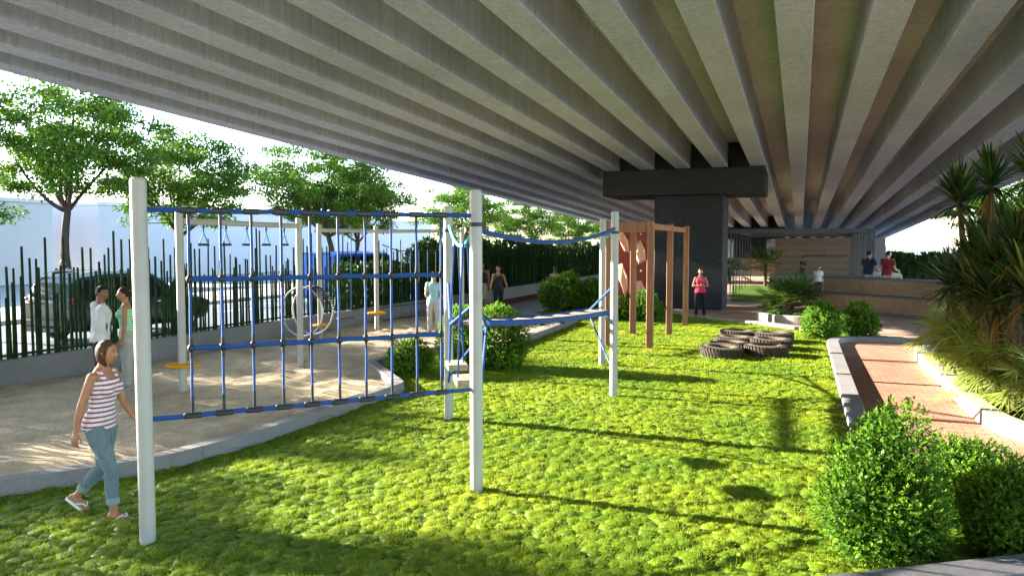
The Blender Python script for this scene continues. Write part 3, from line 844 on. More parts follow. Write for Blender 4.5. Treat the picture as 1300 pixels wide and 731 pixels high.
# tyres lying on the lawn
def tyre_thing(loc, label, tx=0.0, ty=0.0, rz=0.0, s=1.0):
    o = thing('tyre', label, 'tyre', loc, rz, 'old tyres laid on the lawn'); o.rotation_euler = (tx, ty, rz); o.scale = (s, s, s)
    b = MB()
    prof = [(0.225, 0.035), (0.30, 0.0), (0.41, 0.015), (0.452, 0.06), (0.455, 0.20), (0.41, 0.245), (0.30, 0.26), (0.225, 0.225), (0.205, 0.21), (0.25, 0.19), (0.36, 0.17), (0.36, 0.09), (0.25, 0.07), (0.205, 0.05)]
    n = 44
    b.rings([[Vector((r * math.cos(2 * PI * k / n), r * math.sin(2 * PI * k / n), z)) for r, z in prof] for k in range(n)], closed=True)
    b.build('casing', M['tyre'], o, angle=50)
    b = MB()
    for k in range(36):
        for lo, off in ((0.075, 0.0), (0.165, 0.5)):
            a = 2 * PI * (k + off) / 36
            b.box((0.457 * math.cos(a), 0.457 * math.sin(a), lo + 0.022), (0.03, 0.05, 0.105), Matrix.Rotation(a, 4, 'Z') @ Matrix.Rotation(0.25, 4, 'X'), 0.005)
        a = 2 * PI * (k + 0.25) / 36
        b.box((0.432 * math.cos(a), 0.432 * math.sin(a), 0.236), (0.05, 0.035, 0.03), Matrix.Rotation(a, 4, 'Z') @ Matrix.Rotation(0.6, 4, 'Y'), 0.004)
    b.build('tread', M['tread'], o, angle=30); return o
tyre_thing((-0.68, 17.55, 0.0), 'brown old tyre at the front right of the tyre group', 0, 0, 0.3)
tyre_thing((-0.62, 18.75, 0.0), 'brown old tyre in the middle of the right row', 0.03, 0, 1.3, 1.03)
tyre_thing((-0.60, 20.1, 0.0), 'brown old tyre at the back right of the tyre group', -0.02, 0, 2.0, 1.04)
tyre_thing((-1.58, 17.0, 0.0), 'chunky brown tyre at the front left of the tyre group', 0.03, 0.04, 0.1, 0.99)
tyre_thing((-1.50, 17.95, 0.0), 'brown tyre second from the front in the left row', 0.03, 0.0, 0.9, 0.95)
tyre_thing((-1.46, 19.0, 0.0), 'brown tyre third from the front in the left row', 0.02, 0, 1.7, 0.95)
tyre_thing((-1.46, 20.25, 0.0), 'brown old tyre at the back left of the tyre group', 0.0, 0.02, 0.4, 1.02)

# ------------------------------------------------------------------ right side: tiered wall, stage, trellis
L0 = Vector((0.46, 31.28)); R0 = Vector((4.25, 28.05)); d = (R0 - L0).normalized(); nrm = Vector((-d.y, d.x)); nrm = nrm if nrm.y > 0 else -nrm
amp = thing('tiered_seat_wall', 'two tier brown seating wall with dark stone copings where two men sit', 'seat wall', (L0.x, L0.y, 0))
LEN = 9.5
def slabq(u0, u1, v0, v1, z0, z1):
    b = MB(); pts = [d * u0 + nrm * v0, d * u1 + nrm * v0, d * u1 + nrm * v1, d * u0 + nrm * v1]
    b.poly([tuple(p) for p in pts], z0, z1); return b
slabq(0, LEN, 0, 0.9, -0.03, 0.60).build('tier', M['seatwall'], amp, smooth=False)
slabq(-0.02, LEN, -0.03, 0.9, 0.60, 0.655).build('coping', M['coping'], amp, smooth=False)
slabq(0, LEN, 0.62, 1.5, 0.655, 1.17).build('tier', M['seatwall'], amp, smooth=False)
slabq(-0.02, LEN, 0.59, 1.55, 1.17, 1.24).build('coping', M['coping'], amp, smooth=False)
slabq(1.6, LEN, -0.3, -0.005, -0.03, 0.07).build('step', M['coping'], amp, smooth=False)

stg = thing('stage_backdrop', 'brown timber clad stage wall under the far end of the overpass', 'stage wall', (-1.6, 55, 0))
for k in range(7):
    b = MB(); b.box((3.0, 0.15, 0.21 + 0.42 * k), (6.0, 0.2, 0.41), bevel=0.012); b.build('cladding_board', M['stagewood'], stg)
b = MB(); b.box((3.0, 0.35, 1.47), (6.1, 0.2, 2.94)); b.build('backing', M['stagewood'], stg)
b = MB(); b.box((6.42, 0.2, 1.47), (0.75, 0.5, 2.94), bevel=0.02); b.build('end_pillar', M['kerb'], stg)
b = MB(); b.box((2.4, -1.6, 0.25), (5.4, 2.9, 0.5), bevel=0.02); b.box((2.4, -3.3, 0.12), (5.0, 0.5, 0.25), bevel=0.02); b.build('platform', M['kerb'], stg)
b = MB()
for x in (1.9, 4.6):
    b.tube([(x, -0.6, 0.5), (x, -0.6, 1.75)], 0.03, 6)
b.tube([(1.9, -0.6, 1.75), (4.6, -0.6, 1.75)], 0.03, 6); b.build('rail', M['steel_grey'], stg)

tr = thing('steel_trellis', 'grey steel trellis frame of upright slats beyond the pier', 'trellis', (0, 36, 0))
b = MB(); b.box((-0.05, 0, 3.09), (6.1, 0.16, 0.2), bevel=0.01); b.build('front_beam', M['steel_grey'], tr)
b = MB(); b.box((-0.05, 15, 3.09), (6.1, 0.16, 0.2), bevel=0.01); b.build('back_beam', M['steel_grey'], tr)
for s in (-3.02, 2.94):
    b = MB(); b.box((s, 7.5, 3.12), (0.1, 14.8, 0.14), bevel=0.01); b.build('side_beam', M['steel_grey'], tr)
    for t in (36.1, 37.9, 39.4, 41.6, 43.5, 46.1, 48.4, 50.9):
        b = MB(); b.box((s, t - 36, 1.53), (0.11 if s > 0 else 0.05, 0.12 if s > 0 else 0.06, 3.04), bevel=0.008); b.build('slat', M['steel_grey'], tr)
b = MB(); b.box((0, 0, 0.7), (9.0, 0.3, 1.45), bevel=0.02)
o = b.build('low_wall', M['seatwall']); o.location = (-5.2, 63, 0); tag(o, 'low brown rendered wall in the shade behind the far pier', 'wall')

# ------------------------------------------------------------------ trees
def make_tree(seed, fork=2.9, cz=5.6, rad=3.1, rz=2.5, npad=105, nleaf=300, leaf=0.165):
    """trunk and limbs grown out to leaf pads spread through a domed crown"""
    g = random.Random(seed); r2 = np.random.default_rng(seed)
    pads = []; tries = 0
    while len(pads) < npad and tries < 6000:
        tries += 1
        q = r2.standard_normal(3); q /= np.linalg.norm(q); q *= r2.random() ** 0.30
        if q[2] < -0.75: continue
        wob = 1 + 0.16 * math.sin(3 * math.atan2(q[1], q[0]) + seed) + 0.1 * math.sin(5 * math.atan2(q[1], q[0]) + 2 * seed)
        p = np.array([q[0] * rad * wob, q[1] * rad * wob, cz + q[2] * rz])
        if all(np.linalg.norm((p - o_) / (1, 1, 0.6)) > 0.62 for o_ in pads): pads.append(p)
    b = MB(); nodes = []
    def grow(p, q, r0, r1, n=5, bend=0.0, sides=6):
        p, q = Vector(p), Vector(q); pts = []; rr = []
        j_ = Vector((g.gauss(0, .06), g.gauss(0, .06), 0)) * (q - p).length
        for i in range(n + 1):
            f = i / n; c = p.lerp(q, f) + Vector((0, 0, -bend * 4 * f * (1 - f))) + j_ * math.sin(f * PI)
            pts.append(c); rr.append(r0 + (r1 - r0) * f)
        b.tube(pts, rr, sides)
        for c, r in list(zip(pts, rr))[1:]: nodes.append((np.array(c), r))
    grow((0, 0, -0.1), (g.gauss(0, .1), g.gauss(0, .1), fork), .16, .125, 6, 0, 9); top = nodes[-1][0].copy(); nodes.clear(); nodes.append((top, .1))
    a0 = g.uniform(0, 6.3); nl = 5
    for k in range(nl):
        a = a0 + 2 * PI * k / nl + g.uniform(-.3, .3); rr = rad * g.uniform(.5, .66)
        grow(top, (math.cos(a) * rr, math.sin(a) * rr, cz + rz * g.uniform(-.35, .15)), .085, .035, 7, g.uniform(.1, .3), 7)
    grow(top, (g.gauss(0, .3), g.gauss(0, .3), cz + rz * .45), .085, .035, 6, 0, 7)
    f = Fol()
    for p in sorted(pads, key=lambda q: np.linalg.norm(q - top)):
        best = min(nodes, key=lambda nd: np.linalg.norm(nd[0] - p) + (1.5 if nd[0][2] > p[2] + .15 else 0) + (0.5 if np.linalg.norm(nd[0] - top) < .6 else 0))
        grow(best[0], p, min(best[1] * .7, .028), .008, 3, .04, 4)
        n = int(nleaf * r2.uniform(.6, 1.25)); q = r2.standard_normal((n, 3)); q /= np.linalg.norm(q, axis=1, keepdims=True)
        q *= (r2.random(n) ** 0.5)[:, None] * np.array([.66, .66, .30]) * r2.uniform(.8, 1.25)
        P = p + q + np.array([0, 0, .05])
        D = q * 1.2 + r2.standard_normal((n, 3)) * .45 + np.array([0, 0, -.15]); N = np.array([0, 0, 1.0]) + r2.standard_normal((n, 3)) * .5
        f.leaves(P, D, N, leaf * r2.uniform(.65, 1.2, n), leaf * .5 * r2.uniform(.7, 1.2, n), np.clip(r2.random(n) * .8 + r2.uniform(0, .25), 0, 1))
    return b, f, None
def tree_thing(seed, loc, label, group='street trees beyond the fence', rz=0, scale=1.0, **kw):
    o = thing('tree', label, 'tree', loc, rz, group); o.scale = (scale,) * 3
    b, f, dim = make_tree(seed, **kw)
    b.build('trunk', M['bark'], o); f.build('crown', M['treeleaf'], o)
    return o, dim
tA, _ = tree_thing(3, (-34, 27.3, 0.0), 'tall airy green tree at far left with dark forked trunk behind the parked car', fork=3.0, cz=5.5, rad=2.9, rz=2.55, scale=1.37)
tB, _ = tree_thing(8, (-34, 34.8, 0.0), 'rounded dense tree right behind the tallest front post', fork=2.3, cz=4.6, rad=3.15, rz=2.2, scale=1.30)
tC, _ = tree_thing(21, (-24, 35.0, 0.1), 'broad layered tree behind the middle of the climbing net', fork=2.6, cz=5.15, rad=3.7, rz=2.6, npad=130, scale=1.08)
index_kids()
copy_thing(tA, (-24.6, 38.8, 0.1), 2.0, 'slimmer tree just right of the broad layered tree, crowns touching', 0.84)
copy_thing(tB, (-24, 52.0, 0.1), 1.1, 'tree seen between the two front posts of the rope bridge', 1.0)
copy_thing(tC, (-24, 65.5, 0.1), 2.4, 'distant tree under the deck edge just right of the middle post', 0.90)
copy_thing(tB, (-24, 80, 0.1), 4.0, 'very distant tree above the fence near the red climbing wall', 0.95)
copy_thing(tA, (-24, 96, 0.1), 0.7, 'farthest small tree on the street, beside the bridge posts', 0.85)
copy_thing(tB, (-24, 7.9, 0.1), 3.0, 'street tree out of the picture on the left, nearer of two', 0.82)
copy_thing(tB, (-23.7, 13.2, 0.1), 5.0, 'smaller street tree out of the picture beside the road edge on the left', 0.78)
copy_thing(tC, (-24, 2.4, 0.1), 2.0, 'street tree out of the picture on the left, farther of two', 0.95)
copy_thing(tC, (13.5, 66, 0), 5.0, 'bright tree at the right behind the sword leaved palms', 1.05)['group'] = 'trees beyond the far hedge'
copy_thing(tB, (19.5, 60, 0), 1.0, 'tree at the far right edge beyond the far hedge', 1.1)['group'] = 'trees beyond the far hedge'

# ------------------------------------------------------------------ shrubs
def sprigs(f, P, D, n, L, W, g, rmul=1.0):
    """a short shoot with a whorl of leaves at each point"""
    k = len(P)
    D = D / np.linalg.norm(D, axis=1, keepdims=True)
    base = g.random(k) * 0.65
    for i in range(n):
        rad = g.standard_normal((k, 3)); rad -= D * (rad * D).sum(1, keepdims=True); rad /= np.linalg.norm(rad, axis=1, keepdims=True)
        h = i / n
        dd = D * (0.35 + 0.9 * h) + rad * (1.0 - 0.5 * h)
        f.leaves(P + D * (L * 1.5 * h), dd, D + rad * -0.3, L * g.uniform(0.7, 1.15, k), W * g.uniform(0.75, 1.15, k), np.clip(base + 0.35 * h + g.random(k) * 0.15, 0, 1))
def lobed(dirs, seed, amp=0.14, freq=3.2):
    g = np.random.default_rng(seed); s = np.ones(len(dirs))
    for i in range(9):
        v = g.standard_normal(3); v *= freq * g.uniform(0.6, 1.7) / np.linalg.norm(v); s += amp * 0.42 * np.sin(dirs @ v + g.random() * 6)
    return s
def shrub(label, loc, r, seed, n=1500, L=0.05, group='rounded green shrubs on the lawn', lobes=None, cat='shrub', amp=0.14, squash=0.75, rough=0.12, nl=7):
    o = thing('shrub', label, cat, loc, 0, group); g = np.random.default_rng(seed); f = Fol()
    lobes = lobes or [((0, 0, 0), r, 1.0)]
    for c, rr, share in lobes:
        k = int(n * share); q = g.standard_normal((k, 3)); q[:, 2] = np.where(q[:, 2] < -0.7 * np.abs(q[:, 2]).max(), -q[:, 2], q[:, 2]); q /= np.linalg.norm(q, axis=1, keepdims=True)
        s = lobed(q, seed + 5, amp) * (1 - rough * 1.6 * g.random(k) ** 1.6 + rough * 0.35 * g.random(k) ** 4)
        R3 = np.array([rr[0], rr[1], rr[2]])
        P = q * s[:, None] * R3 + np.array(c) + np.array([0, 0, rr[2] * squash])
        keep = P[:, 2] > 0.02; P, q = P[keep], q[keep]
        D = q + np.array([0, 0, 0.45]) + g.standard_normal(q.shape) * 0.4
        sprigs(f, P, D, nl, L, L * 0.5, g)
        ki = k; q = g.standard_normal((ki, 3)); q /= np.linalg.norm(q, axis=1, keepdims=True)
        P = q * (g.uniform(0.5, 0.9, ki))[:, None] * R3 + np.array(c) + np.array([0, 0, rr[2] * squash]); P = P[P[:, 2] > 0.02]
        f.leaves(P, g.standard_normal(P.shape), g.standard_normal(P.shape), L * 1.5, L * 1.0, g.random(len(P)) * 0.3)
    f.build('foliage', M['shrubleaf'], o)
    b = MB()
    for k in range(7):
        a = k * 0.9; c, rr, _ = lobes[k % len(lobes)]
        e = Vector((c[0] + rr[0] * 0.5 * math.cos(a), c[1] + rr[1] * 0.5 * math.sin(a), rr[2] * 1.05))
        b.tube([(c[0] * 0.5 + 0.04 * math.cos(a), c[1] * 0.5 + 0.04 * math.sin(a), -0.03), e * 0.5 + Vector((0, 0, 0.05)), e], [0.018, 0.012, 0.006], 5)
    b.build('stem', M['bark'], o)
    return o
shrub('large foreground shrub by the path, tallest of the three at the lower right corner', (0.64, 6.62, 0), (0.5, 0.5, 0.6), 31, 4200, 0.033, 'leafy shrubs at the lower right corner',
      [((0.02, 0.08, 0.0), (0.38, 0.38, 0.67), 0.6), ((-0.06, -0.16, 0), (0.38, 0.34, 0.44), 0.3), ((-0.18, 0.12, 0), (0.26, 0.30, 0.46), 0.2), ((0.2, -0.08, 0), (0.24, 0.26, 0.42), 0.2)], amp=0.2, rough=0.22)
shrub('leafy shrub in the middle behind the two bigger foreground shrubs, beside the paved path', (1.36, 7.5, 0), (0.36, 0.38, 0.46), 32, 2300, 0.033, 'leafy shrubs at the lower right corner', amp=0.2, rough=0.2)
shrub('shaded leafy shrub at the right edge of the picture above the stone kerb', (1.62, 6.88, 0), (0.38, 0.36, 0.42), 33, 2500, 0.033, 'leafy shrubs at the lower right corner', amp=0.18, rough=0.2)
shrub('small round shrub in the notch of the sand kerb', (-6.93, 12.6, 0), (0.40, 0.40, 0.38), 34, 900, 0.045, amp=0.08)
shrub('big double shrub behind the middle post of the rope bridge', (-5.9, 13.75, 0), (0.6, 0.6, 0.75), 35, 2600, 0.055,
      lobes=[((-0.42, 0.0, 0), (0.48, 0.5, 0.70), 0.5), ((0.36, 0.05, 0), (0.54, 0.5, 0.73), 0.5)], amp=0.08)
shrub('wide bright shrub beside the far corner of the sand, under the handrail rope', (-7.75, 26.2, 0), (1.05, 0.9, 0.82), 36, 1900, 0.085,
      lobes=[((-0.3, 0, 0), (0.85, 0.8, 0.78), 0.55), ((0.6, 0.1, 0), (0.7, 0.7, 0.66), 0.45)], amp=0.15)
shrub('dark small shrub at the foot of the red climbing wall', (-4.95, 24.1, 0), (0.5, 0.45, 0.5), 37, 700, 0.075, lobes=[((-0.5, 0, 0), (0.38, 0.35, 0.42), 0.4), ((0.35, 0, 0), (0.5, 0.45, 0.52), 0.6)], amp=0.1)
shrub('left one of the two ball shrubs by the path corner', (0.56, 21.2, 0), (0.44, 0.44, 0.50), 38, 900, 0.065, 'ball shrubs by the path corner', amp=0.1)
shrub('right one of the two ball shrubs by the path corner', (1.50, 21.95, 0), (0.46, 0.44, 0.47), 39, 900, 0.065, 'ball shrubs by the path corner', amp=0.1)

# ------------------------------------------------------------------ sword leaved palms and strap plants
def rosette(f, c, n, L, W, el=(-0.3, 1.45), droop=(0.3, 0.9), g=None, seg=5, top=0.0):
    k = n
    az = g.random(k) * 2 * PI; u = g.random(k); e = el[0] + (el[1] - el[0]) * u ** 0.8
    dr = g.uniform(droop[0], droop[1], k) * (1.15 - 0.6 * u)
    P = np.tile(np.array(c, float), (k, 1)) + np.stack([np.cos(az) * 0.035, np.sin(az) * 0.035, top * u], 1)
    f.strips(P, az, e, L * g.uniform(0.7, 1.08, k), W, dr, seg, np.clip(g.random(k) * 0.85 + 0.15 * u, 0, 1))
def cordyline(label, base, heads, seed):
    o = thing('sword_leaf_palm', label, 'palm', base, 0, 'sword leaved palms in the planting bed'); g = np.random.default_rng(seed)
    f, d_ = Fol(), Fol(); b = MB()
    for hx, hy, hz, L, n in heads:
        b.tube([(0, 0, -0.05), (hx * 0.35, hy * 0.35, hz * 0.45), (hx * 0.85, hy * 0.85, hz * 0.8), (hx, hy, hz)], [0.075, 0.06, 0.05, 0.04], 9)
        rosette(f, (hx, hy, hz - 0.06), n, L, 0.056, (-0.45, 1.5), (0.15, 0.8), g, 5, 0.16)
        rosette(d_, (hx, hy, hz - 0.16), n // 11, L * 0.8, 0.03, (-1.35, -0.65), (0.1, 0.5), g, 4)
    b.build('trunk', M['palmbark'], o); f.build('leaves', M['cordleaf'], o); d_.build('dry_leaves', M['dryleaf'], o)
    return o
cordyline('sword leaved palm with the round dark head farthest left, against the overpass girders', (2.95, 14.9, 0.03), [(-0.40, 0.1, 3.18, 0.74, 150), (-0.1, -0.3, 2.3, 0.75, 130), (-0.3, -0.1, 1.75, 0.8, 130)], 51)
cordyline('sword leaved palm with bare orange brown trunk, highest of those wholly in view', (2.78, 13.1, 0.03), [(-0.13, 0.1, 3.33, 0.60, 130), (0.15, 0.3, 2.1, 0.8, 140), (-0.05, -0.2, 1.55, 0.8, 140)], 52)
cordyline('sword leaved palm cut by the right edge of the picture', (3.05, 12.0, 0.03), [(-0.12, 0.0, 3.35, 0.66, 130), (0.05, 0.3, 2.62, 0.7, 140), (-0.15, 0.1, 1.8, 0.8, 140)], 53)
cordyline('sword leaved palm with a mid height drooping head near the right edge', (2.95, 12.6, 0.03), [(-0.1, -0.1, 2.36, 0.66, 140), (0.1, 0.3, 1.75, 0.8, 140), (-0.2, 0.35, 2.0, 0.75, 130)], 54)
cordyline('low spreading sword leaved palm in the middle of the clump', (2.95, 14.3, 0.03), [(-0.2, 0.2, 1.95, 0.75, 140), (0.0, -0.2, 1.45, 0.8, 140), (-0.25, -0.35, 1.7, 0.75, 130), (0.1, 0.1, 2.5, 0.75, 130)], 55)
cordyline('short sword leaved palm leaning over the seat wall end of the bed', (2.95, 16.1, 0.03), [(-0.3, 0.0, 1.68, 0.8, 140), (0.15, -0.2, 1.3, 0.8, 130), (0.1, 0.2, 2.0, 0.8, 130)], 56)
cordyline('short dark sword leaved palm at the back of the bed', (3.7, 14.6, 0.03), [(-0.1, 0.1, 2.6, 0.75, 130), (0.0, -0.3, 1.6, 0.8, 130), (-0.2, 0.8, 2.0, 0.8, 120), (-0.2, -1.2, 2.2, 0.75, 120)], 57)
def strap(label, loc, seed, n=90, L=0.62, h=0.3):
    o = thing('strap_leaf_plant', label, 'plant', loc, 0, 'arching strap leaved plants along the planter kerb'); g = np.random.default_rng(seed)
    f = Fol()
    for k in range(4):
        c = (g.uniform(-0.16, 0.16), g.uniform(-0.16, 0.16), h * g.uniform(0.5, 1.1))
        rosette(f, c, n // 2, L, 0.055, (0.1, 1.45), (1.3, 2.5), g, 7)
    f.build('leaves', M['strapleaf'], o)
    b = MB(); b.tube([(0, 0, -0.04), (0, 0, h)], [0.07, 0.05], 8); b.build('stem', M['palmbark'], o); return o
for i, (x, y, L, h, lab) in enumerate([
    (2.75, 14.6, 1.0, 0.72, 'full strap leaved plant in front of the palm trunks mid way along the kerb'),
    (3.9, 17.6, 1.0, 0.9, 'strap leaved plant at the back of the bed beside the seat wall end'),
    (4.0, 14.4, 1.0, 1.0, 'tall strap leaved plant at the back of the bed under the trunks'),
    (3.25, 16.9, 0.95, 0.75, 'strap leaved plant second from the far corner, below the leaning palm'),
    (3.25, 14.3, 0.9, 0.62, 'strap leaved plant set back behind the middle of the planter kerb'),
    (3.5, 15.7, 0.95, 0.9, 'tall shaded strap leaved plant below the palm trunks'),
    (3.45, 13.1, 0.85, 0.72, 'tall strap leaved plant under the drooping palm head'),
]):
    strap(lab, (x, y, 0.03), 70 + i, 72, L, h)
b = MB()
for k in range(14):
    x, y = (2.9 + 0.35 * random.random(), 12 + 6 * random.random())
    b.ellipsoid((x, y, 0.05), (0.05, 0.06, 0.035), None, 8, 6)
tag(b.build('pebbles', M['kerb_light']), 'small pale pebbles lying on the planting bed soil', 'pebbles', kind='stuff')

# round planter with a fan palm
pl = thing('round_planter', 'white round planter ring at the edge of the plaza', 'planter', (0.05, 25.9, 0))
b = MB(); b.lathe([(1.35, -0.02), (1.35, 0.27), (1.33, 0.29), (1.17, 0.29), (1.15, 0.27), (1.15, 0.1), (0.02, 0.1)], (0, 0, 0), 48); b.build('ring', M['kerb_light'], pl)
b = MB(); b.lathe([(1.14, 0.12), (1.14, 0.2), (0.5, 0.24), (0.01, 0.25)], (0, 0, 0), 32); b.build('soil', M['soil'], pl)
def fanpalm(label, loc, seed, n=44, L=0.75, st=(0.45, 0.95), h=0.25, cat='palm', mat='fanleaf', dz=-0.28, lw=0.05):
    o = thing('fan_palm', label, cat, loc); g = np.random.default_rng(seed); f = Fol(); b = MB()
    for k in range(n):
        az = g.random() * 2 * PI; el = g.uniform(-0.25, 1.35); sl = g.uniform(*st)
        d_ = np.array([math.cos(az) * math.cos(el), math.sin(az) * math.cos(el), math.sin(el)])
        p0 = np.array([0, 0, h]); p1 = p0 + d_ * sl + np.array([0, 0, -0.1 * sl])
        b.tube([tuple(p0), tuple((p0 + p1) / 2 + np.array([0, 0, 0.05])), tuple(p1)], [0.012, 0.009, 0.006], 4)
        side = np.array([-math.sin(az), math.cos(az), 0]); m = 15
        nrm_ = np.cross(d_, side)
        ang = np.linspace(-1.75, 1.75, m) + g.normal(0, 0.05, m)
        D = np.cos(ang)[:, None] * d_ + np.sin(ang)[:, None] * side + np.array([0, 0, dz]) + g.normal(0, 0.06, (m, 3))
        f.leaves(np.tile(p1, (m, 1)), D, np.tile(nrm_, (m, 1)), L * (0.65 + 0.3 * np.cos(ang / 2)) * g.uniform(0.85, 1.1, m), lw, np.clip(g.random() * 0.7 + g.random(m) * 0.3, 0, 1), 0.1)
    b.tube([(0, 0, -0.1), (0, 0, h + 0.05)], [0.11, 0.09], 10)
    b.build('trunk', M['palmbark'], o); f.build('fronds', M[mat], o); return o
for i, (x, y, L, h, lab) in enumerate([
    (2.72, 16.5, 0.95, 0.62, 'fan leaved plant leaning over the far half of the planter kerb'),
    (2.85, 13.0, 0.95, 0.62, 'full fan leaved plant in front of the trunk of the tallest palm'),
    (3.0, 11.6, 0.8, 0.5, 'fan leaved plant right at the near curve of the planter kerb'),
    (2.72, 13.5, 0.85, 0.4, 'fan leaved plant hanging over the near half of the planter kerb'),
    (2.85, 17.8, 0.95, 0.6, 'light fan leaved plant at the far rounded corner of the planter kerb'),
    (2.80, 15.6, 0.9, 0.42, 'fan leaved plant spilling over the middle of the planter kerb'),
    (2.95, 12.5, 0.75, 0.40, 'bright fan leaved plant nearest the curved near end of the planter kerb'),
    (3.35, 12.0, 0.80, 0.5, 'bright fan leaved plant at the right edge of the picture'),
]):
    fanpalm(lab, (x + 0.16, y, 0.03), 170 + i, 44, L * 0.54, (0.28 * L, 0.75 * L), h * 0.95, 'plant', 'strapleaf', -0.5, 0.028)['group'] = 'fan leaved plants along the planter kerb'
fanpalm('bushy fan palm growing in the white round planter', (-0.28, 26.0, 0.22), 81, 100, 0.66, (0.4, 0.9), 0.28)
fanpalm('dark tall fan plant in the shade beside the stage wall', (-1.95, 47.5, 0), 82, 40, 0.7, (0.5, 1.1), 1.3)
fanpalm('low fan plant in the shade beyond the trellis slats', (-4.4, 52, 0), 83, 36, 0.8, (0.5, 1.1), 0.6)

# ------------------------------------------------------------------ pale buildings across the street
def building(label, s, t0, t1, h, depth, win=True):
    o = thing('building', label, 'building', (s, t0, 0), 0, 'pale plain buildings across the street'); W_ = t1 - t0
    b = MB(); b.box((-depth / 2, W_ / 2, h / 2), (depth, W_, h)); b.build('wall', M['building'], o, smooth=False)
    b = MB(); b.box((-depth / 2, W_ / 2, h + 0.12), (depth + 0.2, W_ + 0.2, 0.25), bevel=0.02); b.build('roof', M['buildroof'], o, smooth=False); return o
building('pale plain low building at the far left across the street', -45, 12, 34.8, 5.1, 12)
building('long pale low building behind the trees across the street', -45, 38.2, 88, 5.2, 12)

# ------------------------------------------------------------------ vehicles
def paint(name, c, metal=0.4):
    m = Mat(name); m.color(c).set(0.32, 0.35, metal); m.b.inputs['Coat Weight'].default_value = 0.15; m.b.inputs['Coat Roughness'].default_value = 0.06
    return m.m
def glassm():
    m = Mat('dark_car_glass'); m.color((0.02, 0.028, 0.035)).set(0.06, 0.8); return m.m
M['glass'] = glassm()
M['carpaint'] = paint('dark_teal_car_paint', (0.018, 0.036, 0.042), 0.0)
M['vanpaint'] = paint('blue_van_paint', (0.03, 0.13, 0.55), 0.1)
M['tail'] = plain('red_tail_lamp', (0.35, 0.02, 0.015), 0.25, 0.1, 8)
M['lamp'] = plain('clear_lamp', (0.75, 0.75, 0.72), 0.2, 0.05, 8)
M['chrome'] = plain('chrome_trim', (0.55, 0.57, 0.6), 0.2, 0.05, 8, metal=1.0)
def half_ring(x, zb_, zm, belt, wr, zr, w):
    return [(x, 0, zb_), (x, w * .82, zb_), (x, w * .97, zb_ + .16), (x, w, zm), (x, w * .95, belt), (x, wr, zr), (x, wr * .72, zr + .035), (x, 0, zr + .05)]
def interp(st, x):
    for a, c in zip(st[:-1], st[1:]):
        if a[0] <= x <= c[0]:
            f = (x - a[0]) / (c[0] - a[0]); return [p + (q_ - p) * f for p, q_ in zip(a, c)]
    return list(st[-1])
def vehicle(name, label, cat, loc, rz, st, pm, wheels, wr_, glass_side, rear_glass, front_glass, track, rails=True):
    o = thing(name, label, cat, loc, rz)
    b = MB(); rings = []
    for s in st:
        h = half_ring(*s); rings.append(h + [(x, -y, z) for x, y, z in reversed(h[1:-1])])
    b.rings(rings); body = b.build('body', pm, o, angle=28)
    bv = body.modifiers.new('b', 'BEVEL'); bv.width = 0.03; bv.segments = 2; bv.limit_method = 'ANGLE'; bv.angle_limit = R(25)
    def sidequad(x0, x1, f0, f1, sg, nm):
        b = MB(); n = 8; lo, hi = [], []
        for i in range(n + 1):
            x = x0 + (x1 - x0) * i / n; s = interp(st, x); h = half_ring(*s); p, q_ = Vector(h[4]), Vector(h[5])
            off = Vector((0, 0.014, 0.004))
            a = p.lerp(q_, f0) + off; c = p.lerp(q_, f1) + off
            if sg < 0: a.y *= -1; c.y *= -1
            lo.append(b.bm.verts.new(a)); hi.append(b.bm.verts.new(c))
        for i in range(n): b.bm.faces.new((lo[i], lo[i + 1], hi[i + 1], hi[i]))
        bmesh.ops.solidify(b.bm, geom=b.bm.faces[:], thickness=0.012)
        return b.build(nm, M['glass'], o)
    for x0, x1 in glass_side:
        for sg in (1, -1): sidequad(x0, x1, 0.12, 0.86, sg, 'side_window')
    for (x0, x1, k), nm in ((rear_glass, 'rear_window'), (front_glass, 'windscreen')):
        s0, s1 = interp(st, x0), interp(st, x1); w0, w1 = s0[4] * k, s1[4] * k
        z0, z1 = s0[5] + .05, s1[5] + .05; dx = 0.02 * (1 if x0 > x1 else -1)
        b = MB(); vs = [b.bm.verts.new(p) for p in ((x0 + dx, -w0, z0), (x0 + dx, w0, z0), (x1 + dx, w1, z1), (x1 + dx, -w1, z1))]
        b.bm.faces.new(vs); bmesh.ops.solidify(b.bm, geom=b.bm.faces[:], thickness=0.012); b.build(nm, M['glass'], o)
    for x in wheels:
        for sg in (1, -1):
            rot = Matrix.Rotation(-sg * PI / 2, 4, 'X'); r = wr_
            b = MB(); b.lathe([(r * .6, -.1), (r * .93, -.1), (r, -.06), (r, .07), (r * .93, .105), (r * .66, .105), (r * .62, .06)], (x, sg * track, r), 28, rot, cap=True)
            wh_ = b.build('wheel', M['tyre_black'], o)
            b = MB(); b.lathe([(r * .64, .06), (r * .62, .1), (r * .55, .075), (.05, .085), (.01, .09)], (x, sg * track, r), 28, rot)
            for k in range(5):
                a = 2 * PI * k / 5; q_ = Vector((math.cos(a) * r * .33, math.sin(a) * r * .33, .095)); q_.rotate(rot.to_3x3().to_euler())
                b.box(Vector((x, sg * track, r)) + q_, (r * .5, .035, .03), rot @ Matrix.Rotation(a, 4, 'Z'), 0.004)
            b.build('rim', M['chrome'], wh_)
            b = MB(); pts = [(x + (r + .05) * math.cos(a), sg * (track + 0.115), r + (r + .05) * math.sin(a)) for a in [PI * k / 14 for k in range(15)]]
            b.tube(pts, .035, 6); b.build('wheel_arch', M['black'], o)
    return o
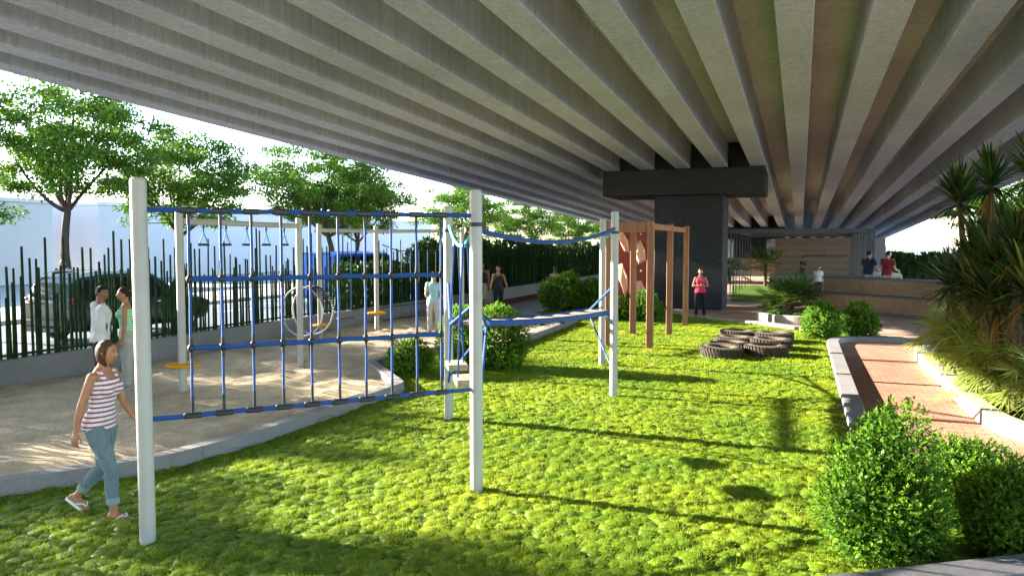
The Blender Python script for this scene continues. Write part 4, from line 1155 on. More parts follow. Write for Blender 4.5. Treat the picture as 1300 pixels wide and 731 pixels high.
suv = [(-2.36, .48, .72, .92, .70, .96, .84), (-2.30, .36, .72, .98, .74, 1.02, .90), (-2.16, .32, .72, 1.0, .62, 1.48, .92), (-1.90, .30, .72, 1.0, .65, 1.66, .93), (-1.2, .28, .72, 1.0, .67, 1.72, .94), (-.3, .28, .72, .99, .67, 1.73, .94), (.35, .28, .72, .98, .65, 1.67, .94), (.85, .28, .72, .98, .66, 1.38, .94), (1.3, .28, .72, .97, .78, 1.06, .93), (1.9, .30, .72, .94, .76, .98, .92), (2.25, .34, .68, .84, .70, .86, .87), (2.36, .46, .62, .72, .6, .74, .76)]
car = vehicle('parked_car', 'dark teal sport utility car parked behind the bamboo fence', 'car', (-17.45, 15.55, -0.01), R(90), suv, M['carpaint'], (-1.38, 1.42), 0.36, [(-2.0, -1.15), (-1.05, -.12), (-.04, .82)], (-2.27, -1.98, .86), (1.22, .42, .86), .80)
for sg in (1, -1):
    b = MB(); b.tube([(-1.9, sg * .62, 1.73), (-1.6, sg * .64, 1.80), (.0, sg * .64, 1.80), (.3, sg * .62, 1.72)], .018, 6); b.build('roof_rail', M['chrome'], car)
for sg in (1, -1):
    b = MB(); b.box((-2.20, sg * .765, 1.02), (.10, .14, .30), Matrix.Rotation(-0.25, 4, 'Y'), .02); b.build('tail_lamp', M['tail'], car)
    b = MB(); b.box((2.22, sg * .66, .78), (.16, .3, .14), None, .03); b.build('headlight', M['lamp'], car)
    b = MB(); b.box((.78, sg * 1.04, 1.06), (.12, .2, .14), None, .03); b.build('door_mirror', M['carpaint'], car)
    for x in (-.75, .3):
        b = MB(); b.box((x, sg * .945, .93), (.18, .03, .03), None, .008); b.build('door_handle', M['chrome'], car)
b = MB(); b.box((-2.37, 0, .55), (.12, 1.62, .2), None, .04); b.build('rear_bumper', M['carpaint'], car)
b = MB(); b.box((-2.36, 0, .38), (.14, 1.5, .14), None, .03); b.build('bumper_skirt', M['black'], car)
b = MB(); b.box((-2.31, 0, .82), (.05, .52, .12), None, .008); b.build('number_plate', M['lamp'], car)
b = MB(); b.box((-2.315, 0, .96), (.05, 1.1, .05), None, .01); b.build('tailgate_trim', M['chrome'], car)
van_st = [(-2.6, .5, .8, 1.2, .80, 2.05, .9), (-2.5, .4, .8, 1.2, .84, 2.12, .95), (-1.5, .4, .8, 1.2, .86, 2.16, .96), (1.2, .4, .8, 1.2, .86, 2.16, .96), (1.5, .4, .8, 1.18, .82, 2.08, .96), (2.15, .4, .8, 1.15, .84, 1.32, .95), (2.6, .42, .78, 1.0, .8, 1.08, .92), (2.75, .5, .7, .85, .7, .9, .82)]
van = vehicle('parked_van', 'blue van parked on the street behind the hedge and bamboo poles', 'van', (-17.4, 26.9, -0.01), R(90), van_st, M['vanpaint'], (-1.6, 1.75), 0.36, [(-2.2, -1.0), (-.9, .4), (.55, 1.7)], (-2.58, -2.45, .8), (2.1, 1.55, .85), .82)
for sg in (1, -1):
    b = MB(); b.box((2.62, sg * .68, .86), (.16, .26, .2), None, .03); b.build('headlight', M['lamp'], van)
    b = MB(); b.box((-2.6, sg * .8, 1.1), (.08, .1, .4), None, .02); b.build('tail_lamp', M['tail'], van)
    b = MB(); b.box((1.75, sg * 1.06, 1.3), (.1, .2, .22), None, .03); b.build('door_mirror', M['black'], van)

# ------------------------------------------------------------------ people
def skinmat(name, c):
    m = Mat(name); co = m.coord('Object'); f = m.noise(co, 18, 5, 0.6)
    m.color(m.ramp(f, [(0.3, tuple(x * .88 for x in c)), (0.7, tuple(min(1, x * 1.08) for x in c))])).set(0.5, 0.35)
    m.b.inputs['Subsurface Weight'].default_value = 0.08; m.b.inputs['Subsurface Radius'].default_value = (0.02, 0.008, 0.004); m.b.inputs['Subsurface Scale'].default_value = 0.3
    return m.m
def cloth(name, c, stripes=None, sc_=22.0, fold=0.5, sharp=(0.5, 0.56)):
    m = Mat(name); co = m.coord('Object')
    f = m.noise(co, 7, 5, 0.6, 0.5)
    base = m.ramp(f, [(0.3, tuple(x * .82 for x in c)), (0.7, tuple(min(1, x * 1.1) for x in c))])
    if stripes:
        w = m.node('ShaderNodeTexWave'); w.bands_direction = 'Z'; w.inputs['Scale'].default_value = sc_; w.inputs['Distortion'].default_value = 0.6; w.inputs['Detail Scale'].default_value = 0.6
        m.l.new(co, w.inputs['Vector'])
        mask = m.ramp(w.outputs['Fac'], [(sharp[0], (0,) * 3), (sharp[1], (1,) * 3)])
        base = m.mix(mask, base, stripes)
    m.color(base).set(0.85, 0.15)
    m.b.inputs['Sheen Weight'].default_value = 0.15
    fine = m.noise(m.coord('Object', (1, 1, 0.45)), 16, 4, 0.6, 1.2)
    m.bump(fine, fold, 0.02); return m.m
def hairmat(name, c):
    m = Mat(name); co = m.coord('Object', (60, 60, 5)); f = m.noise(co, 2, 5)
    m.color(m.ramp(f, [(0.3, tuple(x * .5 for x in c)), (0.7, tuple(x * 1.4 for x in c))])).set(0.65, 0.15); m.bump(f, 0.6, 0.01); return m.m
SK = {'tan': skinmat('tanned_skin', (0.34, 0.16, 0.09)), 'light': skinmat('light_skin', (0.42, 0.23, 0.15)), 'brown': skinmat('brown_skin', (0.20, 0.095, 0.055))}
HAIR = {'dark': hairmat('dark_brown_hair', (0.022, 0.013, 0.009)), 'brown': hairmat('brown_hair', (0.07, 0.036, 0.02)), 'grey': hairmat('greying_dark_hair', (0.05, 0.045, 0.042)), 'black': hairmat('black_hair', (0.010, 0.009, 0.010))}
M['eye'] = plain('eye_white', (0.42, 0.38, 0.35), 0.2, 0.02, 4); M['iris'] = plain('dark_iris', (0.02, 0.012, 0.008), 0.15, 0.1, 4)
M['lip'] = plain('lips', (0.33, 0.11, 0.085), 0.4, 0.1, 12); M['sole'] = plain('white_sandal', (0.66, 0.63, 0.60), 0.6, 0.1, 14)
M['shoe'] = plain('dark_shoe', (0.02, 0.02, 0.022), 0.5, 0.2, 14); M['shoe_grey'] = plain('grey_trainer', (0.3, 0.29, 0.28), 0.6, 0.2, 14)

FOLD = bpy.data.textures.new('folds', 'CLOUDS'); FOLD.noise_scale = 0.09; FOLD.noise_depth = 2
STRAND = bpy.data.textures.new('strands', 'CLOUDS'); STRAND.noise_scale = 0.018
def U_(v): v = Vector(v); return v.normalized()
def frame(z, hint):
    z = U_(z); x = Vector(hint); x = x - z * x.dot(z)
    if x.length < 1e-4: x = Vector((0, 1, 0.01)) - z * z.y
    x.normalize(); return x, z.cross(x), z
def limb(b, p0, p1, radii, n=14, sq=1.0, hint=(1, 0, 0), inf=0.0, f0=0.0, f1=1.0):
    p0, p1 = Vector(p0), Vector(p1); x, y, z = frame(p1 - p0, hint); m = len(radii); rings = []
    K = 10
    for i in range(K + 1):
        f = f0 + (f1 - f0) * i / K; q_ = f * (m - 1); j = min(int(q_), m - 2); r = radii[j] + (radii[j + 1] - radii[j]) * (q_ - j) + inf
        c = p0.lerp(p1, f)
        rings.append([c + x * (math.cos(2 * PI * k / n) * r) + y * (math.sin(2 * PI * k / n) * r * sq) for k in range(n)])
    b.rings(rings)
def ball(b, p, r): b.ellipsoid(p, (r, r, r), None, 12, 8)
def headshape(d, fem):
    x, y, z = d
    ax, ay, az = .074, .094, .114
    px, py, pz = ax * x, ay * y, az * z
    if z < 0:
        px *= 1 - 0.30 * (-z) ** 1.5
        if y < 0: py *= 1 - 0.35 * (-z) ** 1.2
        else: py *= 1 - 0.10 * (-z)
    g = lambda u, s: math.exp(-(u / s) ** 2)
    if y > 0:
        nz = g(px, .0125) * (g(pz + .022, .020) * .024 + g(pz + .002, .022) * .010)
        py += nz
        py -= .009 * (g(px - .032, .016) + g(px + .032, .016)) * g(pz - .006, .014)
        py += .004 * g(abs(px) - .028, .022) * g(pz - .026, .010)
        py += .006 * g(px, .02) * g(pz + .058, .008) - .004 * g(px, .03) * g(pz + .047, .005)
        py += .009 * g(px, .026) * g(pz + .095, .018)
        py += .003 * (g(px - .045, .018) + g(px + .045, .018)) * g(pz + .02, .02)
    return Vector((px, py, pz))
def person(label, loc, rz, pose, fem=True, h=1.68, skin='tan', hair=('short', 'dark'), top=None, bottom=None, shoes='shoe', detail=False, voxel=0.009, group=None, extra=None):
    root = thing('person', label, 'person', loc, rz, group)
    k = h / 1.70
    lean = pose.get('lean', 0.05); RX = Matrix.Rotation(-lean, 3, 'X') @ Matrix.Rotation(pose.get('side', 0), 3, 'Y')
    tw = Matrix.Rotation(pose.get('twist', 0.0), 3, 'Z')
    hipw = .092 if fem else .095; shw = .160 if fem else .188
    leg = {}; low = 1e9
    for s, key in ((1, 'R'), (-1, 'L')):
        th_, sh_, ft = pose.get('leg' + key, ((s * .03, .0, -1), (s * .0, -.02, -1), (s * .12, 1, 0)))
        hp = Vector((s * hipw, 0, -.03)); kn = hp + U_(th_) * .415; an = kn + U_(sh_) * .405
        leg[key] = [hp, kn, an, U_(ft)]
        f = U_(ft); low = min(low, an.z - .078, (an + f * .17).z - .028, (an - f * .05).z - .06)
    pz = pose['seat'] / k + .115 if 'seat' in pose else -low
    PV = Vector((0, 0, pz))
    for q_ in leg.values():
        for i in range(3): q_[i] = q_[i] + PV
    if fem: tor = [(-.115, .085, .075, .0), (-.06, .158, .112, -.012), (.0, .172, .118, -.018), (.07, .160, .105, -.008), (.15, .130, .088, .0), (.21, .122, .084, .004), (.29, .138, .094, .010), (.37, .152, .106, .014), (.43, .158, .096, .004), (.48, .150, .080, -.006), (.515, .105, .064, -.014), (.545, .062, .055, -.018)]
    else: tor = [(-.115, .085, .075, .0), (-.06, .150, .108, -.008), (.0, .162, .112, -.012), (.07, .155, .106, -.004), (.15, .148, .102, .0), (.21, .148, .102, .004), (.29, .164, .110, .008), (.37, .180, .118, .010), (.43, .188, .110, .002), (.48, .178, .092, -.006), (.52, .115, .070, -.014), (.55, .068, .060, -.018)]
    def tp(p, z): return PV + RX @ (tw @ Vector(p) if z > .2 else Vector(p))
    def torso(b, z0, z1, inf, n=24, flare=0.0):
        zz = [r for r in tor if z0 - 1e-6 <= r[0] <= z1 + 1e-6]
        def at(z):
            for a, c in zip(tor[:-1], tor[1:]):
                if a[0] <= z <= c[0]:
                    f = (z - a[0]) / (c[0] - a[0]); return tuple(u + (v - u) * f for u, v in zip(a, c))
            return tor[0] if z < tor[0][0] else tor[-1]
        zl = sorted({z0, z1, *[r[0] for r in zz]}); rings = []
        for z in zl:
            _, rx, ry, yo = at(z); e = inf + flare * max(0, (.2 - z))
            rings.append([tp((math.cos(2 * PI * i / n) * (rx + e), yo + math.sin(2 * PI * i / n) * (ry + e), z), z) for i in range(n)])
        b.rings(rings)
        if fem and z1 > .35 and z0 < .3:
            for s in (-1, 1): b.ellipsoid(tp((s * .07, .085, .355), .355), (.062 + inf, .052 + inf, .060 + inf), None, 14, 10)
    arm = {}
    for s, key in ((1, 'R'), (-1, 'L')):
        ua, fa = pose.get('arm' + key, ((s * .16, -.06, -1), (s * .06, .14, -1)))
        sh = tp((s * shw, -.008, .468), .468); el = sh + U_(ua) * .285; wr = el + U_(fa) * .245
        arm[key] = [sh, el, wr]
    LEGR = ([.088, .086, .074, .056], [.052, .058, .044, .033]) if fem else ([.088, .084, .072, .058], [.055, .060, .047, .036])
    ARMR = ([.047, .045, .040, .036], [.038, .039, .032, .024]) if fem else ([.056, .054, .047, .042], [.043, .045, .037, .028])
    # one continuous body
    b = MB(); torso(b, -.115, .545, 0)
    hc = tp((0, .018, .688), .688)
    HM = Matrix.Translation(hc) @ (RX @ tw).to_4x4() @ Matrix.Rotation(pose.get('yaw', 0), 4, 'Z') @ Matrix.Rotation(pose.get('nod', 0) + lean * .7, 4, 'X')
    limb(b, tp((0, -.02, .50), .5), HM @ Vector((0, -.018, -.05)), [.058, .050, .050] if fem else [.068, .06, .06])
    n0 = len(b.bm.verts)
    r_ = bmesh.ops.create_uvsphere(b.bm, u_segments=40, v_segments=30, radius=1.0)
    for v in r_['verts']: v.co = HM @ headshape(v.co.normalized(), fem)
    for s in (-1, 1): b.ellipsoid(HM @ Vector((s * .074, -.008, -.004)), (.009, .019, .031), HM.to_3x3().to_4x4() @ Matrix.Rotation(s * -.3, 4, 'Z'), 12, 8)
    for key, s in (('R', 1), ('L', -1)):
        hp, kn, an, ft = leg[key]
        limb(b, hp, kn, LEGR[0], 16); ball(b, kn, LEGR[0][-1] * .98); limb(b, kn, an, LEGR[1], 16); ball(b, an, LEGR[1][-1] * 1.08)
        up = U_(-(an - kn)); up = U_(up - ft * up.dot(ft)); sd = ft.cross(up)
        rings = []
        for q_, hh, w, t_ in ((-.06, -.045, .022, .02), (-.045, -.042, .032, .034), (0, -.034, .034, .042), (.06, -.046, .040, .032), (.12, -.056, .044, .022), (.165, -.062, .036, .016), (.185, -.064, .018, .010)):
            c = an + ft * q_ + up * hh; rings.append([c + sd * (math.cos(2 * PI * i / 12) * w) + up * (math.sin(2 * PI * i / 12) * t_) for i in range(12)])
        b.rings(rings)
        sh, el, wr = arm[key]
        limb(b, sh + (el - sh) * -.06, el, ARMR[0], 14); ball(b, sh, ARMR[0][0] * 1.05); ball(b, el, ARMR[0][-1]); limb(b, el, wr, ARMR[1], 14, .9)
        # hand: palm, four unequal bent fingers and a thumb
        fd = U_(wr - el); hd = U_(pose.get('hand' + key, fd)); pn = Vector(pose.get('palm' + key, (-s, .15, 0)))
        pn = U_(pn - hd * pn.dot(hd)); tdir = hd.cross(pn) * s
        if tdir.y < 0 and 'palm' + key not in pose: tdir = -tdir
        limb(b, wr - hd * .015, wr + hd * .085, [.024, .034, .040, .036], 12, .42, tdir)
        cv = pose.get('curl', .45)
        for i, (o_, L_) in enumerate(((.028, .070), (.009, .080), (-.010, .074), (-.028, .058))):
            p = wr + hd * .078 + tdir * o_; a = cv
            for q_, r2 in ((.48, .0088), (.30, .0080), (.22, .0072)):
                dd = U_(hd * math.cos(a) + pn * math.sin(a) + tdir * (o_ * 1.5)); e = p + dd * (L_ * q_)
                b.tube([p, e], [r2, r2 * .94], 7); ball(b, e, r2 * .95); p = e; a += cv * .8
        p = wr + hd * .022 + tdir * .026
        for dd, L_, r2 in ((tdir * .75 + hd * .7 + pn * .25, .042, .0115), (tdir * .35 + hd * .95 + pn * .3, .034, .0098)):
            e = p + U_(dd) * L_; b.tube([p, e], [r2, r2 * .92], 7); ball(b, e, r2 * .92); p = e
    def fin(o, v=voxel, it=3):
        o.scale = (k, k, k)
        if v:
            r = o.modifiers.new('join', 'REMESH'); r.mode = 'VOXEL'; r.voxel_size = v; r.use_smooth_shade = True
            s_ = o.modifiers.new('smooth', 'SMOOTH'); s_.factor = .5; s_.iterations = it
        if o.name.split('.')[0] in ('top', 'trousers', 'shorts', 'hair'):
            hr = o.name.startswith('hair'); d_ = o.modifiers.new('folds', 'DISPLACE'); d_.texture = STRAND if hr else FOLD; d_.strength = .010 if hr else .022; d_.mid_level = .5 if hr else .42; d_.texture_coords = 'LOCAL'
        return o
    body = fin(b.build('body', SK[skin], root, smooth=False))
    # clothes
    if top:
        b = MB(); kind, mat = top[0], top[1]; inf = top[2] if len(top) > 2 else .010
        hi = .44 if kind == 'tank' else .50
        lo = top[3] if len(top) > 3 else -.02
        torso(b, lo, hi, inf, 24, .02)
        if kind == 'tank':
            for s in (-1, 1):
                limb(b, tp((s * .085, .085, .40), .4), tp((s * .092, .02, .512), .5), [.026, .022]); limb(b, tp((s * .092, .02, .512), .5), tp((s * .085, -.085, .41), .4), [.022, .026])
        else:
            fr = {'tee': .62, 'long': 1.0}[kind]
            for key in 'RL':
                sh, el, wr = arm[key]
                ball(b, sh, ARMR[0][0] * 1.1 + inf * .8)
                limb(b, sh + (el - sh) * -.08, el, ARMR[0], 14, 1, (1, 0, 0), inf * 1.15, 0, fr if kind == 'tee' else 1)
                if kind == 'long': ball(b, el, ARMR[0][-1] + inf * 1.1); limb(b, el, wr, ARMR[1], 14, 1, (1, 0, 0), inf * 1.1, 0, .97)
            limb(b, tp((0, -.01, .47), .47), tp((0, -.012, .545), .545), [.10, .066 + inf * .5])
        if extra == 'hood':
            b.ellipsoid(tp((0, -.085, .50), .5), (.12, .06, .07), None, 16, 10)
        fin(b.build('top', mat, root, smooth=False), max(voxel * .8, .006), 4)
    if bottom:
        b = MB(); frac, mat = bottom[0], bottom[1]; inf = bottom[2] if len(bottom) > 2 else .010
        torso(b, -.125, .085, inf)
        for key in 'RL':
            hp, kn, an, ft = leg[key]
            limb(b, hp, kn, LEGR[0], 16, 1, (1, 0, 0), inf, 0, min(1, frac * 2)); 
            if frac > .5:
                ball(b, kn, LEGR[0][-1] + inf * .9); f_ = (frac - .5) * 2
                limb(b, kn, an, [max(r, .045 if inf > .008 else r) for r in LEGR[1]], 16, 1, (1, 0, 0), inf * 1.15, 0, f_)
        fin(b.build('trousers' if frac > .55 else 'shorts', mat, root, smooth=False), max(voxel * .8, .006), 4)
        if len(bottom) > 3:
            for key in 'RL':
                hp, kn, an, ft = leg[key]; f_ = (frac - .5) * 2
                b = MB(); limb(b, kn, an, [max(r, .047) for r in LEGR[1]], 18, 1, (1, 0, 0), inf * 1.9, f_ - .14, f_ + .01)
                fin(b.build('cuff', bottom[3], root, smooth=True), None)
    for key in 'RL':
        hp, kn, an, ft = leg[key]; up = U_(-(an - kn)); up = U_(up - ft * up.dot(ft)); sd = ft.cross(up); b = MB()
        if shoes == 'sandal':
            for z0, z1 in ((-.094, -.068),):
                rings = []
                for q_, w in ((-.075, .018), (-.06, .034), (0, .037), (.08, .043), (.14, .049), (.18, .040), (.205, .018)):
                    c = an + ft * q_
                    rings.append([c + sd * w + up * z0, c + sd * w + up * z1, c - sd * w + up * z1, c - sd * w + up * z0])
                b.rings(rings)
            for sg in (-1, 1): b.tube([an + ft * .145 + up * -.05, an + ft * .11 + sd * sg * .03 + up * -.022, an + ft * .05 + sd * sg * .046 + up * -.062], .007, 6)
            fin(b.build('sandal', M['sole'], root), None)
        else:
            rings = []
            for q_, hh, w, t_ in ((-.075, -.05, .026, .026), (-.055, -.038, .040, .046), (0, -.030, .041, .054), (.06, -.046, .046, .040), (.13, -.056, .050, .030), (.18, -.062, .040, .022), (.205, -.066, .018, .014)):
                c = an + ft * q_ + up * hh; rings.append([c + sd * (math.cos(2 * PI * i / 14) * w) + up * (math.sin(2 * PI * i / 14) * t_) for i in range(14)])
            b.rings(rings); fin(b.build('shoe', M[shoes], root), None)
    # hair
    style, hm = hair; b = MB()
    r_ = bmesh.ops.create_uvsphere(b.bm, u_segments=44, v_segments=32, radius=1.0)
    for v in r_['verts']:
        d_ = v.co.normalized(); p = headshape(d_, fem); x, y, z = d_
        line = .42 if y > .55 else (.42 - (0.55 - y) * 1.15)        # hairline drops towards the ears and nape
        if style == 'bob': line = .40 if y > .62 else (.40 - (.62 - y) * 3.2)
        out = min(1, max(0, (z - line) / .16))
        if style == 'bob':
            low_ = max(0, -z) * (1 if y < .45 else 0)
            pp = Vector((p.x * (1.13 + .22 * low_), (p.y if y > 0 else p.y * (1.06 + .45 * low_)), p.z * (1.06 + .34 * low_))) + Vector((0, -.006, .004))
        else:
            pp = p * 1.075 + Vector((0, -.003, .004)); 
            if z < -.35: out = 0
        v.co = HM @ (p * .86 * (1 - out) + pp * out)
    if style == 'bun': b.ellipsoid(HM @ Vector((0, -.105, .045)), (.042, .036, .042), None, 14, 10)
    if style == 'pony':
        b.tube([HM @ Vector((0, -.095, .05)), HM @ Vector((0, -.135, .03)), HM @ Vector((0, -.14, -.06)), HM @ Vector((0, -.12, -.16))], [.022, .032, .028, .008], 10)
    fin(b.build('hair', HAIR[hm], root), None)
    if detail:
        for s in (-1, 1):
            b = MB(); b.ellipsoid(HM @ Vector((s * .031, .0775, .006)), (.0095, .006, .0042), HM.to_3x3().to_4x4(), 14, 10); e = fin(b.build('eye', M['eye'], root), None)
            b = MB(); b.ellipsoid(HM @ Vector((s * .031, .0822, .006)), (.0058, .0052, .0048), HM.to_3x3().to_4x4(), 10, 8); b.build('iris', M['iris'], e)
            b = MB(); b.tube([HM @ Vector((s * .014, .0925, .024)), HM @ Vector((s * .032, .0905, .030)), HM @ Vector((s * .05, .079, .024))], [.0028, .0034, .002], 6); fin(b.build('eyebrow', HAIR[hm], root), None)
        b = MB(); b.ellipsoid(HM @ Vector((0, .0865, -.0545)), (.022, .010, .0052), HM.to_3x3().to_4x4(), 14, 8); b.ellipsoid(HM @ Vector((0, .086, -.0625)), (.019, .010, .0052), HM.to_3x3().to_4x4(), 14, 8)
        fin(b.build('lips', M['lip'], root), None)
    return root

def facing(dx, dy): return math.atan2(dy, dx) - PI / 2      # local +Y turned to the direction (dx, dy)
C_ = {n: cloth(n.replace(' ', '_'), c) for n, c in {'pale denim': (0.115, 0.165, 0.195), 'black leggings': (0.013, 0.014, 0.018), 'white hoodie': (0.55, 0.54, 0.54), 'grey trousers': (0.36, 0.35, 0.34), 'pale blue tee': (0.30, 0.50, 0.56), 'navy shirt': (0.018, 0.028, 0.055), 'dark red shirt': (0.17, 0.02, 0.03), 'pink vest': (0.62, 0.035, 0.10), 'dark vest': (0.02, 0.024, 0.03), 'khaki shorts': (0.34, 0.28, 0.2), 'white vest': (0.62, 0.6, 0.58), 'blue shorts': (0.04, 0.10, 0.35), 'teal bag cloth': (0.10, 0.42, 0.48), 'black shirt': (0.014, 0.016, 0.022)}.items()}
C_['striped'] = cloth('white_top_with_purple_stripes', (0.68, 0.60, 0.62), (0.20, 0.06, 0.13), 7.2, 0.35, (0.60, 0.68))
C_['green'] = cloth('green_white_striped_vest', (0.13, 0.50, 0.22), (0.5, 0.68, 0.5), 8, 0.3, (0.62, 0.7))
C_['cuffs'] = cloth('faded_denim_cuff', (0.19, 0.25, 0.28))

# the walking woman in front
w = person('woman walking past the front post in purple striped top, rolled jeans and sandals', (-5.90, 4.96, 0), facing(.97, .27),
       dict(lean=.10, legR=((.02, .42, -1), (.0, .03, -1), (.05, 1, .02)), legL=((.0, -.12, -1), (0, -.80, -.85), (.05, .92, -.55)),
            armR=((.16, -.34, -1), (.08, -.18, -1)), armL=((-.14, .22, -1), (-.02, .62, -.9)), curl=.4, yaw=.02, nod=-.02),
       True, 1.61, 'tan', ('bob', 'brown'), ('tank', C_['striped'], .010, -.035), (.90, C_['pale denim'], .005, C_['cuffs']), 'sandal', True, 0.0055)
b = MB(); b.tube([(.055 * math.cos(a), -.004 + .052 * math.sin(a), 1.425 + .010 * math.sin(a)) for a in [2 * PI * k / 20 for k in range(20)]], .004, 6, closed=True)
# necklace sits round the neck, moving with the forward lean
nk = b.build('necklace', M['black'], w); nk.location = (0, .055, .03)

person('man in a white and blue hoodie standing on the sand near the wall', (-10.35, 8.75, 0.02), facing(.55, .85),
       dict(lean=.03, armR=((.2, -.12, -1), (.02, .12, -1)), armL=((-.22, -.05, -1), (-.05, .2, -1)), yaw=-.75), False, 1.76, 'brown', ('short', 'black'), ('long', C_['white hoodie'], .022, -.05), (.97, C_['black leggings'], .016), 'shoe', True, .009, extra='hood')
hp = bpy.context.scene.objects.get('person.001')
b = MB()
for s in (-1, 1): b.ellipsoid((s * .155, .0, 1.17), (.045, .085, .17), None, 14, 10)
b.build('blue_panel', cloth('blue_panel_cloth', (0.03, 0.06, 0.26)), hp)
person('woman in green striped vest and grey trousers, half hidden behind the front post', (-10.5, 9.38, 0.02), facing(-.75, -.65),
       dict(lean=.02, armR=((.75, -.2, -.75), (-.75, .35, -.25)), armL=((-.15, 0, -1), (-.05, .2, -1)), yaw=.2), True, 1.70, 'tan', ('pony', 'dark'), ('tank', C_['green'], .009), (.95, C_['grey trousers'], .014), 'shoe_grey', True, .008)
person('woman in pale blue tee and light trousers, seen from behind beside the double shrub', (-9.3, 18.3, 0.02), facing(-.25, 1), dict(lean=.0, armL=((-.2, -.05, -1), (.2, .5, -.8)), armR=((.2, -.05, -1), (-.1, .4, -.9))), True, 1.68, 'light', ('bun', 'brown'), ('tee', C_['pale blue tee'], .014), (.97, C_['grey trousers'], .016), 'shoe_grey')
person('woman in black vest and black leggings walking towards the camera beyond the sand', (-9.95, 24.6, 0), facing(.35, -1), dict(lean=.04, armR=((.25, .3, -1), (.2, .4, -1)), armL=((-.35, -.3, -1), (-.25, -.1, -1)), legR=((0, .2, -1), (0, -.02, -1), (0, 1, 0)), legL=((0, -.1, -1), (0, -.4, -1), (0, 1, -.2))), True, 1.72, 'tan', ('bun', 'dark'), ('tank', C_['dark vest'], .009), (.95, C_['black leggings'], .008), 'shoe', True)
person('man in dark vest and khaki shorts walking beside the woman in black', (-10.75, 25.0, 0), facing(.3, -1), dict(lean=.04, legR=((0, -.1, -1), (0, -.3, -1), (0, 1, -.1)), legL=((0, .2, -1), (0, 0, -1), (0, 1, 0))), False, 1.84, 'brown', ('short', 'black'), ('tank', C_['dark vest'], .012), (.5, C_['khaki shorts'], .022), 'shoe')
person('woman in white vest stretching one arm out beyond the wide shrub', (-8.7, 27.3, 0), facing(-.5, .9), dict(lean=.12, armR=((.95, .1, .25), (.9, .05, .4)), armL=((-.3, .3, -.9), (-.1, .5, -.6))), True, 1.62, 'tan', ('pony', 'brown'), ('tank', C_['white vest'], .01), (.42, C_['blue shorts'], .02), 'shoe_grey')
person('woman in pink vest and black leggings with folded arms before the dark pier', (-3.1, 25.6, 0), facing(.15, -1), dict(lean=.0, armR=((.32, .12, -1), (-.9, .45, .12)), armL=((-.32, .14, -1), (.9, .42, .05)), legR=((.08, .02, -1), (.02, -.02, -1), (.2, 1, 0)), legL=((-.08, 0, -1), (-.02, -.02, -1), (-.2, 1, 0))), True, 1.66, 'tan', ('bun', 'dark'), ('tank', C_['pink vest'], .01), (.93, C_['black leggings'], .008), 'shoe', True)
sit = dict(seat=1.24, lean=.06, legR=((.12, 1, .02), (.02, .06, -1), (.1, 1, 0)), legL=((-.12, 1, .02), (-.02, .06, -1), (-.1, 1, 0)), armR=((.18, .25, -1), (-.2, .9, -.3)), armL=((-.18, .25, -1), (.2, .9, -.3)))
def on_seat(u): return tuple(L0 + d * u + nrm * 1.36)
p_ = on_seat(1.38); person('man in a navy shirt with dark hair sitting on the seat wall, seen from behind', (*p_, 0), facing(nrm.x, nrm.y), sit, False, 1.86, 'tan', ('short', 'black'), ('tee', C_['navy shirt'], .02), (.97, C_['grey trousers'], .02), 'shoe')
p_ = on_seat(2.16); person('man in a dark red shirt sitting on the seat wall beside the man in navy', (*p_, 0), facing(nrm.x + .15, nrm.y), dict(sit, yaw=-.35), False, 1.86, 'light', ('short', 'black'), ('tee', C_['dark red shirt'], .022), (.97, C_['khaki shorts'], .02), 'shoe')
person('distant man in a dark shirt standing behind the fan palm before the stage wall', (.1, 45, 0), facing(.8, -.5), dict(lean=.1, armR=((.3, .5, -.8), (.1, 1, .1)), armL=((-.2, .3, -1), (.2, .8, -.2))), False, 1.82, 'brown', ('short', 'black'), ('tee', C_['black shirt'], .018), (.97, C_['black leggings'], .016), 'shoe')
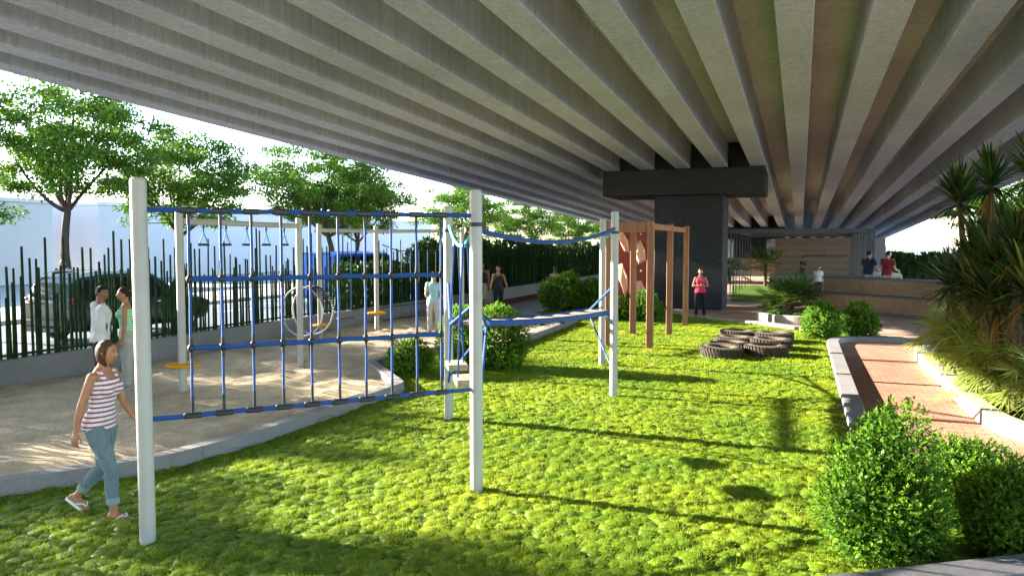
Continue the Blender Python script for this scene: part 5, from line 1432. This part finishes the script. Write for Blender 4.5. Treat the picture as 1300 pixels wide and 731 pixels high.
person('distant woman with pale top and dark trousers standing at the end of the seat wall', (.78, 37.0, 0), facing(.2, -1), dict(), True, 1.5, 'light', ('short', 'brown'), ('tee', C_['white vest'], .014), (.97, C_['navy shirt'], .014), 'shoe')
person('man in navy standing on the far pavement behind the parked car', (-23.5, 18.45, 0.12), facing(1, -.3), dict(lean=.05, armR=((.3, .0, -1), (-.3, .4, -.6))), False, 1.8, 'brown', ('short', 'black'), ('long', C_['navy shirt'], .02), (.97, C_['black leggings'], .016), 'shoe')

# ------------------------------------------------------------------ light, sky, camera
EL = 17.0
wd = bpy.data.worlds.new('World'); sc.world = wd; wd.use_nodes = True
nt = wd.node_tree; bg = nt.nodes['Background']
sky = nt.nodes.new('ShaderNodeTexSky'); sky.sky_type = 'NISHITA'; sky.sun_disc = False
sky.sun_elevation = R(EL); sky.sun_rotation = R(270); sky.air_density = 1.0; sky.dust_density = 0.5; sky.ozone_density = 1.8; sky.altitude = 0
nt.links.new(sky.outputs[0], bg.inputs[0]); bg.inputs[1].default_value = 0.108
sl = bpy.data.lights.new('sun', 'SUN'); sl.energy = 5.0; sl.angle = R(0.5); sl.color = (1.0, 0.91, 0.77)
so = link(bpy.data.objects.new('sun', sl)); so.location = (-60, 0, 30)
so.rotation_euler = Vector((math.cos(R(EL)), -0.0, -math.sin(R(EL)))).to_track_quat('-Z', 'Y').to_euler()
cam = bpy.data.cameras.new('camera'); co_ = link(bpy.data.objects.new('camera', cam))
cam.sensor_width = 36; cam.lens = 955 / 1300 * 36; cam.clip_end = 2000; cam.clip_start = 0.05
co_.location = (0, 0, 2.46); co_.rotation_euler = (PI / 2 - PITCH, 0, TH)
sc.camera = co_
vs = sc.view_settings; vs.view_transform = 'Standard'; vs.look = 'None'; vs.gamma = 1; vs.use_curve_mapping = False; vs.exposure = 3.22
sc.cycles.use_denoising = True; sc.cycles.max_bounces = 8; sc.cycles.diffuse_bounces = 5; sc.cycles.transparent_max_bounces = 4
sc.cycles.caustics_reflective = False; sc.cycles.caustics_refractive = False
